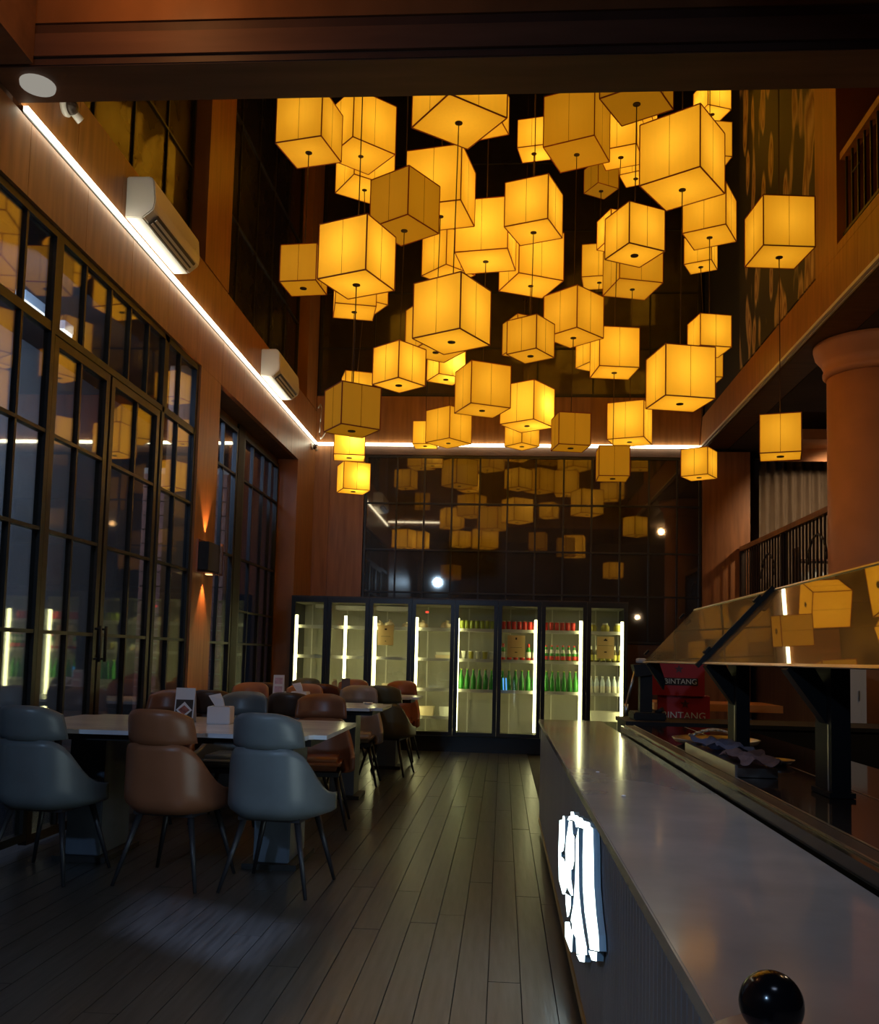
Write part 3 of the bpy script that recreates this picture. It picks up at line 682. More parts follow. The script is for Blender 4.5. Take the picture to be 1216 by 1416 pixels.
# goods: each bottle and can a thing of its own
def lathe_me(name, prof, mis, mats, n=12):
    bm = new(); lathe(bm, prof, n, mis=mis); return mesh(name, bm, mats)
beer = lathe_me('beer_bottle', [(.030, 0), (.034, .01), (.034, .06), (.0345, .061), (.0345, .125), (.034, .126), (.033, .15), (.016, .205), (.0135, .25), (.015, .252), (.015, .265)], [0, 0, 0, 1, 0, 0, 0, 0, 2, 2], ['green_gl', 'green_gl', 'lime'])
lager = lathe_me('lager_bottle', [(.027, 0), (.031, .01), (.031, .02), (.0315, .021), (.0315, .07), (.031, .072), (.031, .105), (.017, .15), (.0175, .151), (.0135, .185), (.014, .186), (.014, .205)], [0, 0, 0, 1, 0, 0, 2, 2, 0, 3, 3], ['green_gl', 'redcan', 'label_w', 'redcan'])
ale = lathe_me('ale_bottle', [(.027, 0), (.031, .01), (.031, .03), (.0315, .031), (.0315, .10), (.031, .102), (.03, .125), (.016, .165), (.0135, .20), (.014, .21)], [0, 0, 0, 1, 0, 0, 0, 2, 2], ['brown_gl', 'yellow_g', 'label_w'])
orng = lathe_me('orange_bottle', [(.027, 0), (.031, .01), (.031, .04), (.0315, .041), (.0315, .11), (.031, .112), (.03, .13), (.016, .17), (.0135, .195), (.015, .196), (.015, .215)], [0, 0, 0, 1, 0, 2, 2, 0, 0, 0], ['redcan', 'label_w', 'green_gl'])
water = lathe_me('water_bottle', [(.030, 0), (.034, .01), (.034, .09), (.032, .10), (.034, .13), (.016, .18), (.014, .195), (.0155, .196), (.0155, .215)], [1, 1, 0, 0, 0, 0, 2, 2], ['clear', 'label_w', 'cup'])
def can_me(nm, m1): return lathe_me(nm, [(.024, 0), (.0295, .008), (.0295, .04), (.0297, .041), (.0297, .085), (.0295, .086), (.0295, .11), (.024, .12)], [1, 0, 0, 0, 0, 0, 1], [m1, 'steel'])
can_r, can_l = can_me('soda_can', 'redcan'), can_me('soda_can', 'lime')
cup = lathe_me('paper_cup', [(.027, 0), (.036, .095), (.039, .096), (.039, .108)], [0, 1, 1], ['cup', 'label_w'])
cup2 = lathe_me('paper_cup', [(.027, 0), (.034, .10), (.037, .101), (.037, .11)], [0, 1, 1], ['yellow_g', 'label_w'])
jar = lathe_me('glass_jar', [(.04, 0), (.055, .02), (.055, .07), (.035, .095), (.035, .115)], [0, 0, 0, 1], ['yellow_g', 'cup'])
ORD = ['first', 'second', 'third', 'fourth', 'fifth', 'sixth', 'seventh', 'eighth', 'ninth']
DOOR = ['first', 'second', 'third', 'fourth', 'fifth', 'sixth', 'seventh', 'eighth']
SHN = ['top', 'second', 'third', 'bottom']
def row(me, di, si, n, word, cat, x0=.07, x1=None, y=.15, alt=None):
    a = DX[di]; w = DX[di+1]-a; x1 = w-.07 if x1 is None else x1
    for k in range(n):
        x = a+x0+(x1-x0)*(k/max(1, n-1)); m = alt if (alt and k % 2) else me
        wd = word[k % len(word)] if isinstance(word, (list, tuple)) else word
        o = link(m.name.split('.')[0], m, None, (x, CY+y, SZ[si]+.0005)); o.rotation_euler = (0, 0, random.uniform(0, 6))
        tag(o, '%s, %s from left on the %s shelf of the %s cooler door' % (wd, ORD[k], SHN[si], DOOR[di]), cat, '%ss on the %s shelf of the %s cooler door' % (cat, SHN[si], DOOR[di]))
row(can_l, 4, 0, 7, 'yellow green can', 'can', .085); row(cup, 4, 1, 5, ('pale cup', 'yellow cup'), 'cup', .12, alt=cup2); row(beer, 4, 2, 6, 'green beer bottle', 'bottle', .09)
row(can_r, 5, 0, 7, 'red can', 'can'); row(orng, 5, 1, 6, 'orange based bottle', 'bottle'); row(beer, 5, 2, 6, 'green beer bottle', 'bottle')
row(can_r, 6, 0, 6, 'red can', 'can', .065, .40); row(lager, 6, 1, 7, 'red labelled green bottle', 'bottle'); row(beer, 6, 2, 6, 'green beer bottle', 'bottle', .08, .44)
row(jar, 7, 0, 3, 'yellow green jar', 'jar', .08, .40); row(ale, 7, 1, 6, 'brown bottle', 'bottle'); row(water, 7, 2, 6, 'clear bottle', 'bottle')
def lump(name, di, si, dx, r, label, sq=.75):
    bm = new(); bmesh.ops.create_icosphere(bm, subdivisions=2, radius=r)
    for v in bm.verts:
        v.co *= 1+random.uniform(-.13, .13); v.co.z = max(v.co.z*sq, -r*.45)
    for f in bm.faces: f.smooth = True
    # a knotted top
    tube(bm, (0, 0, r*.5), (.01, 0, r*1.0), r*.16, r*.30, n=8)
    o = obj(name, bm, 'food', None, (DX[di]+dx, CY+.22, SZ[si]+r*.45+.001)); tag(o, label, 'bag', 'wrapped food bags in the coolers')
lump('food_bag', 2, 0, .10, .06, 'left wrapped food bag on the top shelf behind the third cooler door')
lump('food_bag', 2, 0, .23, .07, 'middle wrapped food bag above the tan notice on the third cooler door')
lump('food_bag', 2, 0, .44, .055, 'right wrapped food bag on the top shelf behind the third cooler door')
lump('food_bag', 3, 0, .12, .07, 'left wrapped food bag on the top shelf behind the fourth cooler door')
lump('food_bag', 3, 0, .42, .075, 'right wrapped food bag on the top shelf behind the fourth cooler door')
def tray(name, x, z, w, d, h, m, label, cat):
    t = thing(name, label, cat, (x, CY+.25, z+.0005))
    bm = new(); prism(bm, [(-w/2+.012, 0), (w/2-.012, 0), (w/2, h), (w/2-.008, h), (w/2-.02, .008), (-w/2+.02, .008), (-w/2+.008, h), (-w/2, h)], d, lambda u, v, k: (u, k-d/2, v)); obj('tub', bm, m, t)
    bx('end_wall', m, t, -w/2+.008, w/2-.008, -d/2+.001, -d/2+.006, .004, h); bx('end_wall', m, t, -w/2+.008, w/2-.008, d/2-.006, d/2-.001, .004, h)
    bx('contents', 'food', t, -w/2+.022, w/2-.022, -d/2+.008, d/2-.008, .009, h*.8)
tray('food_tray', DX[3]+.40, SZ[1], .22, .16, .05, 'tub', 'shallow food tray on the second shelf behind the fourth cooler door', 'tray')
tray('food_tray', DX[3]+.40, SZ[1]+.052, .21, .15, .035, 'label_w', 'pale food tray stacked on another behind the fourth cooler door', 'tray')
tray('food_tray', DX[2]+.30, SZ[2], .28, .2, .05, 'tub', 'long pale tray on the third shelf behind the third cooler door', 'tray')
tray('food_tub', DX[3]+.17, SZ[3], .24, .18, .12, 'tub', 'cream tub on the bottom shelf behind the fourth cooler door', 'tub')
tray('food_tub', DX[3]+.42, SZ[3], .13, .13, .12, 'cup', 'white tub right of the cream tub behind the fourth cooler door', 'tub')
tray('food_tray', DX[7]+.25, SZ[3], .36, .22, .12, 'label_w', 'wide pale crate at the foot of the eighth cooler door', 'crate')
t = thing('light_rod', 'pair of glowing blue rods in front of the green bottles behind the sixth cooler door', 'light', (DX[5]+.085, CY+.06, .765+.013))
for dx in (0, .035):
    bm = new(); tube(bm, (dx, 0, 0), (dx-.008, .0, .15), .008, n=8); obj('rod', bm, 'bluerod', t)
tag(bx('power_light', 'marker', None, DX[3]+.16, DX[3]+.20, CY+.10, CY+.12, 1.72, 1.745), 'red indicator lamp at the top of the fourth cooler compartment', 'light')
def notice(di, dx, z0, w, h, marks, label):
    t = thing('paper_notice', label, 'notice', (DX[di]+dx, CY-.010, z0))
    bx('sheet', 'paper_thin', t, -w/2, w/2, -.002, 0, 0, h)
    for (u, v, a, b) in marks: bx('print', 'print', t, u-a, u+a, -.0028, -.0021, v-b, v+b)
notice(2, .215, 1.30, .20, .25, [(0, .20, .014, .010), (0, .05, .008, .004), (0, .11, .06, .0016)], 'tan paper notice taped to the third cooler door')
notice(5, .23, 1.19, .22, .27, [(0, .23, .010, .014), (0, .06, .016, .005), (0, .12, .07, .0016)], 'tan paper notice taped to the sixth cooler door')
notice(7, .23, 1.20, .21, .27, [(0, .225, .022, .008), (0, .235, .010, .010), (0, .16, .09, .0016), (0, .08, .016, .007)], 'tan paper notice with dark marks taped to the eighth cooler door')

# ------------------------------------------------------------------ chairs
def sgp(v, p): return math.copysign(abs(v)**p, v)
def chair_meshes():
    d = {}
    # wrap-round shell; local front is +Y
    bm = new(); NU, NV = 28, 9; out = []; inn = []
    for j in range(NV+1):
        v = j/NV; ro = []; ri = []
        for i in range(NU+1):
            u = -1+2*i/NU; ph = u*R(104)
            arm = min(1, max(0, (abs(u)-.40)/.55)); sm = arm*arm*(3-2*arm)
            foot = .80+.20*min(1, v/.22)**.5
            a = (.222-.016*v*(1-arm))*foot*(1+.20*arm); b = .255*foot
            zt = .712-.018*max(0, (abs(u)-.2)/.25 if abs(u) < .45 else 1)**2-.225*sm
            z = .362+v*(zt-.362)
            x = a*sgp(math.sin(ph), .66); y = -b*sgp(math.cos(ph), .66) - .022*v*(1-arm) + .02*arm
            t = .040*(1-.30*v)
            ro.append(bm.verts.new((x, y, z))); ri.append(bm.verts.new((x*(1-t/a), y*(1-t/b), z-.004*v)))
        out.append(ro); inn.append(ri)
    for j in range(NV):
        for i in range(NU):
            for g, flip in ((out, 0), (inn, 1)):
                q = (g[j][i], g[j][i+1], g[j+1][i+1], g[j+1][i]); bm.faces.new(q[::-1] if flip else q).smooth = True
    for i in range(NU):
        bm.faces.new((out[NV][i], out[NV][i+1], inn[NV][i+1], inn[NV][i])).smooth = True
        bm.faces.new((out[0][i+1], out[0][i], inn[0][i], inn[0][i+1])).smooth = True
    for i in (0, NU):
        for j in range(NV): bm.faces.new((out[j][i], out[j+1][i], inn[j+1][i], inn[j][i])).smooth = True
    d['shell'] = bm
    # head pad
    bm = new(); NU, NV = 14, 6; F = []; Bk = []
    for j in range(NV+1):
        v = j/NV; f = []; b_ = []
        for i in range(NU+1):
            u = -1+2*i/NU
            x = .184*u*(1-.07*v*v); z = .707+v*(.175-.045*abs(u)**3.5)+.006*abs(u)**4*(1-v)
            y = -.278+.10*abs(u)**2.4-.035*v
            ed = min(1, (1-abs(u))*5, (1-v)*4+.0, v*6); th = .012+.028*math.sqrt(max(0, ed))
            f.append(bm.verts.new((x, y+th, z))); b_.append(bm.verts.new((x, y-th*.55, z)))
        F.append(f); Bk.append(b_)
    for j in range(NV):
        for i in range(NU):
            bm.faces.new((F[j][i], F[j][i+1], F[j+1][i+1], F[j+1][i])).smooth = True
            bm.faces.new((Bk[j][i+1], Bk[j][i], Bk[j+1][i], Bk[j+1][i+1])).smooth = True
    for i in range(NU):
        bm.faces.new((F[0][i+1], F[0][i], Bk[0][i], Bk[0][i+1])); bm.faces.new((F[NV][i], F[NV][i+1], Bk[NV][i+1], Bk[NV][i])).smooth = True
    for j in range(NV):
        bm.faces.new((F[j][0], F[j+1][0], Bk[j+1][0], Bk[j][0])); bm.faces.new((F[j+1][NU], F[j][NU], Bk[j][NU], Bk[j+1][NU]))
    d['pad'] = bm
    bm = new(); box(bm, -.172, .172, -.17, .235, .385, .465)
    bmesh.ops.bevel(bm, geom=bm.edges[:], offset=.032, segments=3, affect='EDGES')
    for f in bm.faces: f.smooth = True
    d['seat'] = bm
    bm = new(); box(bm, -.16, .16, -.15, .20, .345, .375); d['under'] = bm
    bm = new(); box(bm, -.0015, .0015, -.262, -.2535, .46, .50); d['seam'] = bm
    return d
cm_bm = chair_meshes()
CM = {}
def chair_mesh(k, m):
    if (k, m) not in CM: CM[(k, m)] = mesh(k, cm_bm[k].copy(), m)
    return CM[(k, m)]
leg_me = {}
for sx in (-1, 1):
    for sy in (-1, 1):
        bm = new(); tube(bm, (sx*.14, sy*.14+.02, .346), (sx*.225, sy*.215+.01, 0), .017, .009, n=10); leg_me[(sx, sy)] = mesh('leg', bm, 'legs')
def chair(x, y, rz, m, label):
    t = thing('dining_chair', label, 'chair', (x, y, 0), R(rz), 'leather tub chairs around the tables')
    link('shell', chair_mesh('shell', m), t); link('head_pad', chair_mesh('pad', m), t); link('seat', chair_mesh('seat', m), t); link('seat_base', chair_mesh('under', 'legs'), t)
    for k in leg_me: link('leg', leg_me[k], t)
    return t
chair(-2.33, 4.70, -6, 'grey', 'grey leather tub chair seen from behind at the left edge of the photo')
chair(-1.655, 4.70, -9, 'brown', 'brown leather tub chair seen from behind between the two grey ones')
chair(-1.11, 4.66, -8, 'grey', 'grey leather tub chair seen from behind nearest the aisle')
chair(-2.42, 6.40, 176, 'brown', 'brown leather chair behind the left end of the nearest table, beside the printed card')
chair(-1.87, 6.40, 180, 'grey', 'grey leather chair facing the camera behind the tissue box')
chair(-1.27, 6.38, 187, 'brown', 'brown leather chair facing the camera at the aisle end of the nearest table')
chair(-1.56, 7.02, -4, 'dkbrown', 'dark brown chair back just behind the brown aisle-end chair')
chair(-2.20, 7.04, 5, 'dkbrown', 'dark brown chair on the near side of the second table behind the grey one')
chair(-2.40, 8.46, 178, 'tan', 'tan leather chair with a lit top edge at the far side of the second table')
chair(-1.87, 8.46, 180, 'tan', 'tan leather chair behind the second tissue box')
chair(-1.34, 8.46, 183, 'beige', 'beige leather chair facing the camera across the second table')
chair(-1.13, 9.18, -8, 'olive', 'dark olive chair back beside the aisle near the third table')
chair(-1.76, 9.18, 0, 'dkred', 'dark red chair back left of the olive one')
chair(-2.36, 9.18, 4, 'dkbrown', 'dark brown chair back leftmost at the third table')
chair(-2.30, 10.52, 180, 'olive', 'olive chair on the far side of the third table at the left')
chair(-1.74, 10.52, 180, 'rust', 'rust brown chair on the far side of the third table in the middle')
chair(-1.18, 10.48, 176, 'rust', 'rust red chair facing the camera at the far right of the third table')

# ------------------------------------------------------------------ tables and what stands on them
def table(y0, y1, x0, x1, label):
    t = thing('dining_table', label, 'table', ((x0+x1)/2, (y0+y1)/2, 0)); hx, hy = (x1-x0)/2, (y1-y0)/2
    bm = new(); box(bm, -hx, hx, -hy, hy, .728, .75)
    bmesh.ops.bevel(bm, geom=[e for e in bm.edges if abs(e.verts[0].co.z-e.verts[1].co.z) > .01], offset=.09, segments=5, affect='EDGES')
    obj('tabletop', bm, 'marble', t)
    bx('top_frame', 'black', t, -hx+.08, hx-.08, -hy+.08, hy-.08, .69, .7275)
    for s in (-1, 1):
        bx('leg', 'tleg', t, s*(hx-.34)-.10, s*(hx-.34)+.10, -hy*.34, hy*.34, .03, .69, bev=.006)
        bx('foot', 'black', t, s*(hx-.34)-.15, s*(hx-.34)+.15, -hy*.42, hy*.42, 0, .03)
    return t
table(4.66, 5.80, -2.64, -.90, 'nearest white marble dining table with two grey pedestal legs')
table(7.24, 8.05, -2.64, -.95, 'second white marble table behind the nearest one')
table(9.36, 10.02, -2.64, -.85, 'third marble table in front of the drinks coolers')
def tissue(x, y, rz, label):
    t = thing('tissue_box', label, 'tissue box', (x, y, .7505), R(rz))
    bx('box', 'paper_w', t, -.066, .066, -.06, .06, 0, .10, bev=.004); bx('slot', 'print', t, -.045, .045, -.008, .008, .1002, .101)
    bm = new(); pts = [(-.03, .1012), (.025, .1012), (.015, .14), (-.01, .175), (-.075, .16), (-.05, .13)]
    prism(bm, pts, .012, lambda u, v, k: (u, k-.006+.02*math.sin(v*40), v)); obj('tissue', bm, 'paper_w', t)
tissue(-1.64, 5.32, 4, 'white tissue box with a pulled tissue on the nearest table')
tissue(-1.70, 7.72, -5, 'white tissue box with a pulled tissue on the second table')
def card(x, y, rz, w, h, label, m, kind):
    t = thing('menu_card', label, 'menu card', (x, y, .7505), R(rz))
    for s in (-1, 1):
        bm = new(); prism(bm, [(s*.035, 0), (s*.038, 0), (s*.0025, h), (s*-.0005, h)], w, lambda u, v, k: (k-w/2, u, v)); obj('leaf', bm, m, t)
    a = math.atan2(.0365, h)
    def flat(nm, mm, u0, u1, v0, v1):
        bm = new(); prism(bm, [(-.0385+v0*math.sin(a), v0), (-.0392+v0*math.sin(a), v0), (-.0392+v1*math.sin(a), v1), (-.0385+v1*math.sin(a), v1)], u1-u0, lambda u, v, k: (u0+k, u, v)); obj(nm, bm, mm, t)
    if kind == 0:
        flat('picture', 'print', -w*.44, w*.44, h*.12, h*.66)
        bm = new()
        prism(bm, [(-w*.42, h*.36), (0, h*.14), (w*.42, h*.36), (0, h*.60)], .0006, lambda u, v, k: (u, -.0398+v*math.sin(a)-k, v)); obj('printed_plate', bm, 'paper_w', t)
        bm = new()
        prism(bm, [(-w*.30, h*.36), (0, h*.22), (w*.30, h*.36), (0, h*.50)], .0006, lambda u, v, k: (u, -.0406+v*math.sin(a)-k, v)); obj('printed_dish', bm, 'red_food', t)
    elif kind == 1:
        for q in range(3): flat('picture', 'pink', -w*.36, w*.36, h*(.08+.30*q), h*(.30+.30*q))
card(-1.86, 5.34, 2, .115, .20, 'white tent card with a printed dish on the nearest table', 'paper_w', 0)
card(-1.87, 7.64, 4, .09, .235, 'tall white and pink menu card on the second table', 'paper_w', 1)
card(-1.64, 9.62, 0, .085, .17, 'dark menu card on the third table', 'dkbrown', 2)
t = thing('paper_bag', 'crumpled tan paper bag beside the dark menu card on the third table', 'bag', (-1.77, 9.66, .7505), .3)
bm = new(); box(bm, -.045, .045, -.03, .03, 0, .13)
for v in bm.verts:
    if v.co.z > .1: v.co.x *= .55; v.co.y *= .3; v.co.z += .02*(v.co.x > 0)
bmesh.ops.subdivide_edges(bm, edges=bm.edges[:], cuts=2, use_grid_fill=True)
for v in bm.verts: v.co += Vector((random.uniform(-.005, .005), random.uniform(-.005, .005), random.uniform(-.003, .003) if v.co.z > .01 else 0))
obj('bag_body', bm, 'paper', t); bx('fold', 'paper', t, -.02, .02, -.006, .006, .15, .158)
for (x, y, lab) in ((-1.15, 7.9, 'small white dish near the right end of the second table'), (-1.13, 9.75, 'small white dish near the right end of the third table')):
    bm = new(); lathe(bm, [(.02, 0), (.03, .003), (.045, .014), (.042, .015), (.02, .006)], 16, (x, y, .7505)); tag(obj('small_dish', bm, 'white'), lab, 'dish')

# ------------------------------------------------------------------ front counter with its lit sign
CX0, CX1, CZ = .27, .70, .75
ct = thing('buffet_counter', 'long counter with a polished grey stone top running along the aisle', 'counter', (0, 0, 0))
bx('stone_top', 'stone', ct, CX0-.012, CX1, .25, 6.56, CZ-.03, CZ, bev=.003)
bm = new(); N = 150
pts = []
y = .30
while y < 6.5:
    pts += [(CX0+.004, y), (CX0+.004, y+.034), (CX0+.0065, y+.036), (CX0+.0065, y+.040)]; y += .042
A = [bm.verts.new((x, yy, .075)) for x, yy in pts]; Bq = [bm.verts.new((x, yy, CZ-.031)) for x, yy in pts]
for k in range(len(pts)-1): bm.faces.new((A[k], A[k+1], Bq[k+1], Bq[k]))
o = obj('fluted_front', bm, 'front', ct); o['kind'] = 'stuff'
bx('carcass', 'front', ct, CX0+.012, CX1-.004, .28, 6.53, .07, CZ-.0305)
bx('end_panel', 'front', ct, CX0+.003, CX1-.002, 6.531, 6.545, .07, CZ-.031)
bx('plinth', 'frame', ct, CX0+.03, CX1-.03, .30, 6.50, 0, .068)
bx('kick_strip', 'brass', ct, CX0-.002, CX0+.011, .30, 6.53, .045, .0745)
sg = thing('lit_sign', 'glowing white hand brushed characters on the front of the counter', 'sign', (CX0-.0015, 0, -.006))
SC = [
 [(3.987, 0.499),(3.811, 0.531),(3.769, 0.554),(3.697, 0.566),(3.658, 0.562),(3.649, 0.517),(3.66, 0.467),(3.726, 0.425),(3.86, 0.392),(3.857, 0.376),(3.705, 0.4),(3.576, 0.407),(3.568, 0.366),(3.449, 0.379),(3.482, 0.346),(3.621, 0.283),(3.734, 0.257),(3.971, 0.257),(4.031, 0.354)],
 [(3.529, 0.579),(3.448, 0.606),(3.37, 0.621),(3.359, 0.637),(3.234, 0.657),(3.2, 0.651),(3.061, 0.673),(3.026, 0.674),(2.897, 0.693),(2.853, 0.693),(2.654, 0.722),(2.63, 0.715),(2.566, 0.722),(2.538, 0.666),(2.511, 0.579),(2.455, 0.527),(2.388, 0.491),(2.367, 0.458),(2.604, 0.39),(2.669, 0.412),(2.775, 0.444),(2.846, 0.501),(2.863, 0.588),(2.849, 0.67),(3.031, 0.642),(3.13, 0.624),(3.175, 0.634),(3.297, 0.62),(3.446, 0.592)],
 [(3.562, 0.509),(3.473, 0.567),(3.445, 0.589),(3.296, 0.616),(3.261, 0.578),(3.188, 0.582),(3.175, 0.508),(3.24, 0.463),(3.313, 0.445),(3.306, 0.411),(3.227, 0.395),(3.208, 0.383),(3.285, 0.363),(3.43, 0.346),(3.53, 0.351),(3.576, 0.407),(3.612, 0.447)],
 [(3.124, 0.585),(3.031, 0.64),(3.002, 0.528),(2.976, 0.455),(2.899, 0.412),(2.786, 0.379),(2.699, 0.365),(2.688, 0.349),(3.041, 0.243),(3.073, 0.282),(3.215, 0.261),(3.236, 0.282),(3.293, 0.276),(3.268, 0.3),(3.182, 0.364),(3.129, 0.46)],
 [(3.575, 0.299),(3.307, 0.354),(3.301, 0.32),(3.382, 0.269),(3.461, 0.242),(3.547, 0.267)],
 [(3.566, 0.196),(3.349, 0.256),(3.288, 0.251),(3.198, 0.263),(3.213, 0.22),(3.23, 0.19),(3.285, 0.174),(3.556, 0.143)],
 [(3.04, 0.24),(2.75, 0.329),(2.755, 0.308),(2.922, 0.257)],
 [(2.645, 0.374),(2.42, 0.44),(2.427, 0.415),(2.555, 0.377)],
]
for c in SC:
    bm = new(); prism(bm, c, .018, lambda u, v, k: (-k+.002, u, v), 1, 0); obj('stroke', bm, ['neon', 'neon_side'], sg)
pot = thing('ceramic_pot', 'small pinkish ceramic pot with a round black knob at the bottom edge of the photo', 'pot', (.283, 1.0, CZ+.0005))
bm = new(); lathe(bm, [(.016, 0), (.022, .003), (.050, .014), (.064, .028), (.062, .036), (.050, .043), (.012, .046)], 32); obj('body', bm, 'pot', pot)
bm = new(); lathe(bm, [(.010, .0462), (.020, .047), (.018, .05)], 20); obj('collar', bm, 'knob', pot)
bm = new(); bmesh.ops.create_uvsphere(bm, u_segments=32, v_segments=20, radius=.0325)
for f in bm.faces: f.smooth = True
obj('knob', bm, 'knob', pot, (0, 0, .072))
for k, (x, y) in enumerate(((.365, 3.55), (.385, 2.95))):  # white specks modelled in place of reflected light on the stone
    bm = new(); lathe(bm, [(.006, 0), (.008, .002), (.004, .004)], 8, (x, y, CZ+.0005)); tag(obj('white_glint', bm, 'paper_w'), ('farther', 'nearer')[k]+' tiny painted white crumb on the stone counter top', 'glint')

# ------------------------------------------------------------------ inner counter with sneeze guard
IZ = .79
ic = thing('serving_counter', 'black glass topped serving counter behind the stone counter', 'counter', (0, 0, 0))
bx('body', 'black', ic, .745, 1.42, .5, 5.62, 0, IZ-.022)
bx('riser', 'riser', ic, .712, .744, .5, 5.62, .70, IZ-.004)
bx('edge_trim', 'steel', ic, .735, .741, .5, 5.62, IZ-.0035, IZ+.001); bx('edge_trim', 'steel', ic, .788, .794, .5, 5.62, IZ-.0005, IZ+.0015)
bx('ledge', 'frame_brown', ic, .745, .787, .5, 5.62, IZ-.021, IZ-.001)
bx('glass_top', 'gloss', ic, .797, 1.085, .5, 5.62, IZ-.021, IZ); bx('joint_strip', 'steel', ic, 1.087, 1.093, .5, 5.62, IZ-.021, IZ+.001)
bx('glass_top', 'gloss', ic, 1.095, 1.42, .5, 5.62, IZ-.021, IZ)
bx('support_rail', 'black', ic, .700, .7115, .5, 5.62, .66, .70)
bx('side_support', 'black', ic, .702, .744, .5, 5.62, 0, .655)
sgd = thing('sneeze_guard', 'tilted glass sneeze guard on black posts over the serving counter', 'glass guard', (0, 0, 0))
GY = [1.75, 4.02, 5.68]
P0, P1 = Vector((.86, 0, 1.165)), Vector((1.16, 0, 1.487))
nrm = Vector((-(P1-P0).z, 0, (P1-P0).x)).normalized()
def gtf(u, v, k):
    q = P0.lerp(P1, u)+nrm*k; return (q.x, v, q.z)
for a, b in ((GY[0], GY[1]-.012), (GY[1]+.012, GY[2])):
    bm = new(); prism(bm, [(0, a), (1, a), (1, b), (0, b)], .008, gtf); obj('glass_panel', bm, 'sneeze', sgd)
    for u in (0, 1):
        bm = new(); prism(bm, [(u-.012, a), (u+.012, a), (u+.012, b), (u-.012, b)], .003, lambda q, v, k: gtf(q, v, k+.0085)); obj('edge_strip', bm, 'steel', sgd)
for yy in GY[1:]:
    if yy == GY[1]:
      bm = new(); prism(bm, [(-.06, yy-.012), (1.01, yy-.012), (1.01, yy+.012), (-.06, yy+.012)], .02, lambda q, v, k: gtf(q, v, k+.0085)); obj('bracket_arm', bm, 'matt', sgd)
    for u in (.12, .82):
        bm = new(); prism(bm, [(u-.04, yy-.018), (u+.04, yy-.018), (u+.04, yy+.018), (u-.04, yy+.018)], .012, lambda q, v, k: gtf(q, v, k+.0288)); obj('clamp', bm, 'matt', sgd)
for yy in (2.78, 3.88):
    q = bx('post', 'matt', sgd, .96, 1.015, yy, yy+.14, IZ+.0165, 1.235); bx('foot', 'matt', sgd, .95, 1.025, yy-.01, yy+.15, IZ+.0015, IZ+.016)
    bm = new(); prism(bm, [(.845, 1.158), (.905, 1.205), (.975, 1.08), (.975, .98)], .06, lambda u, v, k: (u, yy+.04+k, v)); obj('brace', bm, 'matt', sgd)
    bx('edge_line', 'steel', sgd, .9585, .9598, yy+.02, yy+.03, IZ+.017, 1.0)
bm = new(); prism(bm, [(.845, 1.158), (.905, 1.205), (.955, 1.06), (.945, 1.01)], .05, lambda u, v, k: (u, 5.5+k, v)); obj('brace', bm, 'matt', sgd)
# trays, cloths and tongs
t = thing('serving_tray', 'brushed steel tray with a raised rim on the serving counter', 'tray', (.91, 3.62, IZ+.002))
bx('base', 'steel', t, -.115, .02, -.42, .40, 0, .030); bx('rim', 'steel', t, -.125, -.116, -.43, .42, 0, .040); bx('rim', 'steel', t, -.115, .02, .401, .411, 0, .04)
t2 = thing('round_tray', 'round shallow steel tray lying behind the folded cloths', 'tray', (1.00, 4.42, IZ+.002))
bm = new(); lathe(bm, [(.15, 0), (.185, .012), (.20, .03), (.194, .031), (.178, .016), (.14, .008)], 40); obj('dish', bm, 'steel', t2)
t3 = thing('small_plate', 'small bright steel plate right of the folded cloths', 'plate', (1.055, 3.64, IZ+.002))
bm = new(); lathe(bm, [(.03, 0), (.05, .006), (.065, .02), (.061, .02), (.03, .008)], 24); obj('dish', bm, 'steel', t3)
def cloth(name, m, x0, x1, y0, y1, z, label, seed):
    rnd = random.Random(seed); bm = new(); nx, ny = 14, 14; g = []
    for i in range(nx+1):
        g.append([bm.verts.new((x0+(x1-x0)*i/nx+.012*math.sin(j*.9+seed), y0+(y1-y0)*j/ny+.02*math.sin(i*.7+seed), z+.010*math.sin(i*.8+j*.5+seed)+.006*math.sin(j*1.7)+rnd.uniform(-.002, .002))) for j in range(ny+1)])
    for i in range(nx):
        for j in range(ny): bm.faces.new((g[i][j], g[i+1][j], g[i+1][j+1], g[i][j+1])).smooth = True
    bmesh.ops.solidify(bm, geom=bm.faces[:], thickness=.012); tag(obj(name, bm, m), label, 'cloth')
cloth('folded_cloth', 'cloth_b', .80, .935, 3.55, 4.02, IZ+.064, 'blue grey folded cloth on the steel tray', 1)
cloth('folded_cloth', 'cloth_p', .80, .945, 3.13, 3.52, IZ+.058, 'mauve folded cloth draped over the near end of the tray', 4)
t = thing('serving_tongs', 'steel tongs lying on the round tray', 'tongs', (.98, 4.40, IZ+.036))
for s in (-1, 1):
    bm = new(); prev = None
    for k in range(9):
        u = k/8; p = (-.10+.22*u, s*(.004+.03*math.sin(u*PI*.8)), .008+.03*math.sin(u*PI))
        if prev: tube(bm, prev, p, .006, n=6)
        prev = p
    obj('arm', bm, 'steel', t)
bm = new(); tube(bm, (-.102, -.008, .01), (-.102, .008, .01), .008, n=8); obj('hinge', bm, 'steel', t)
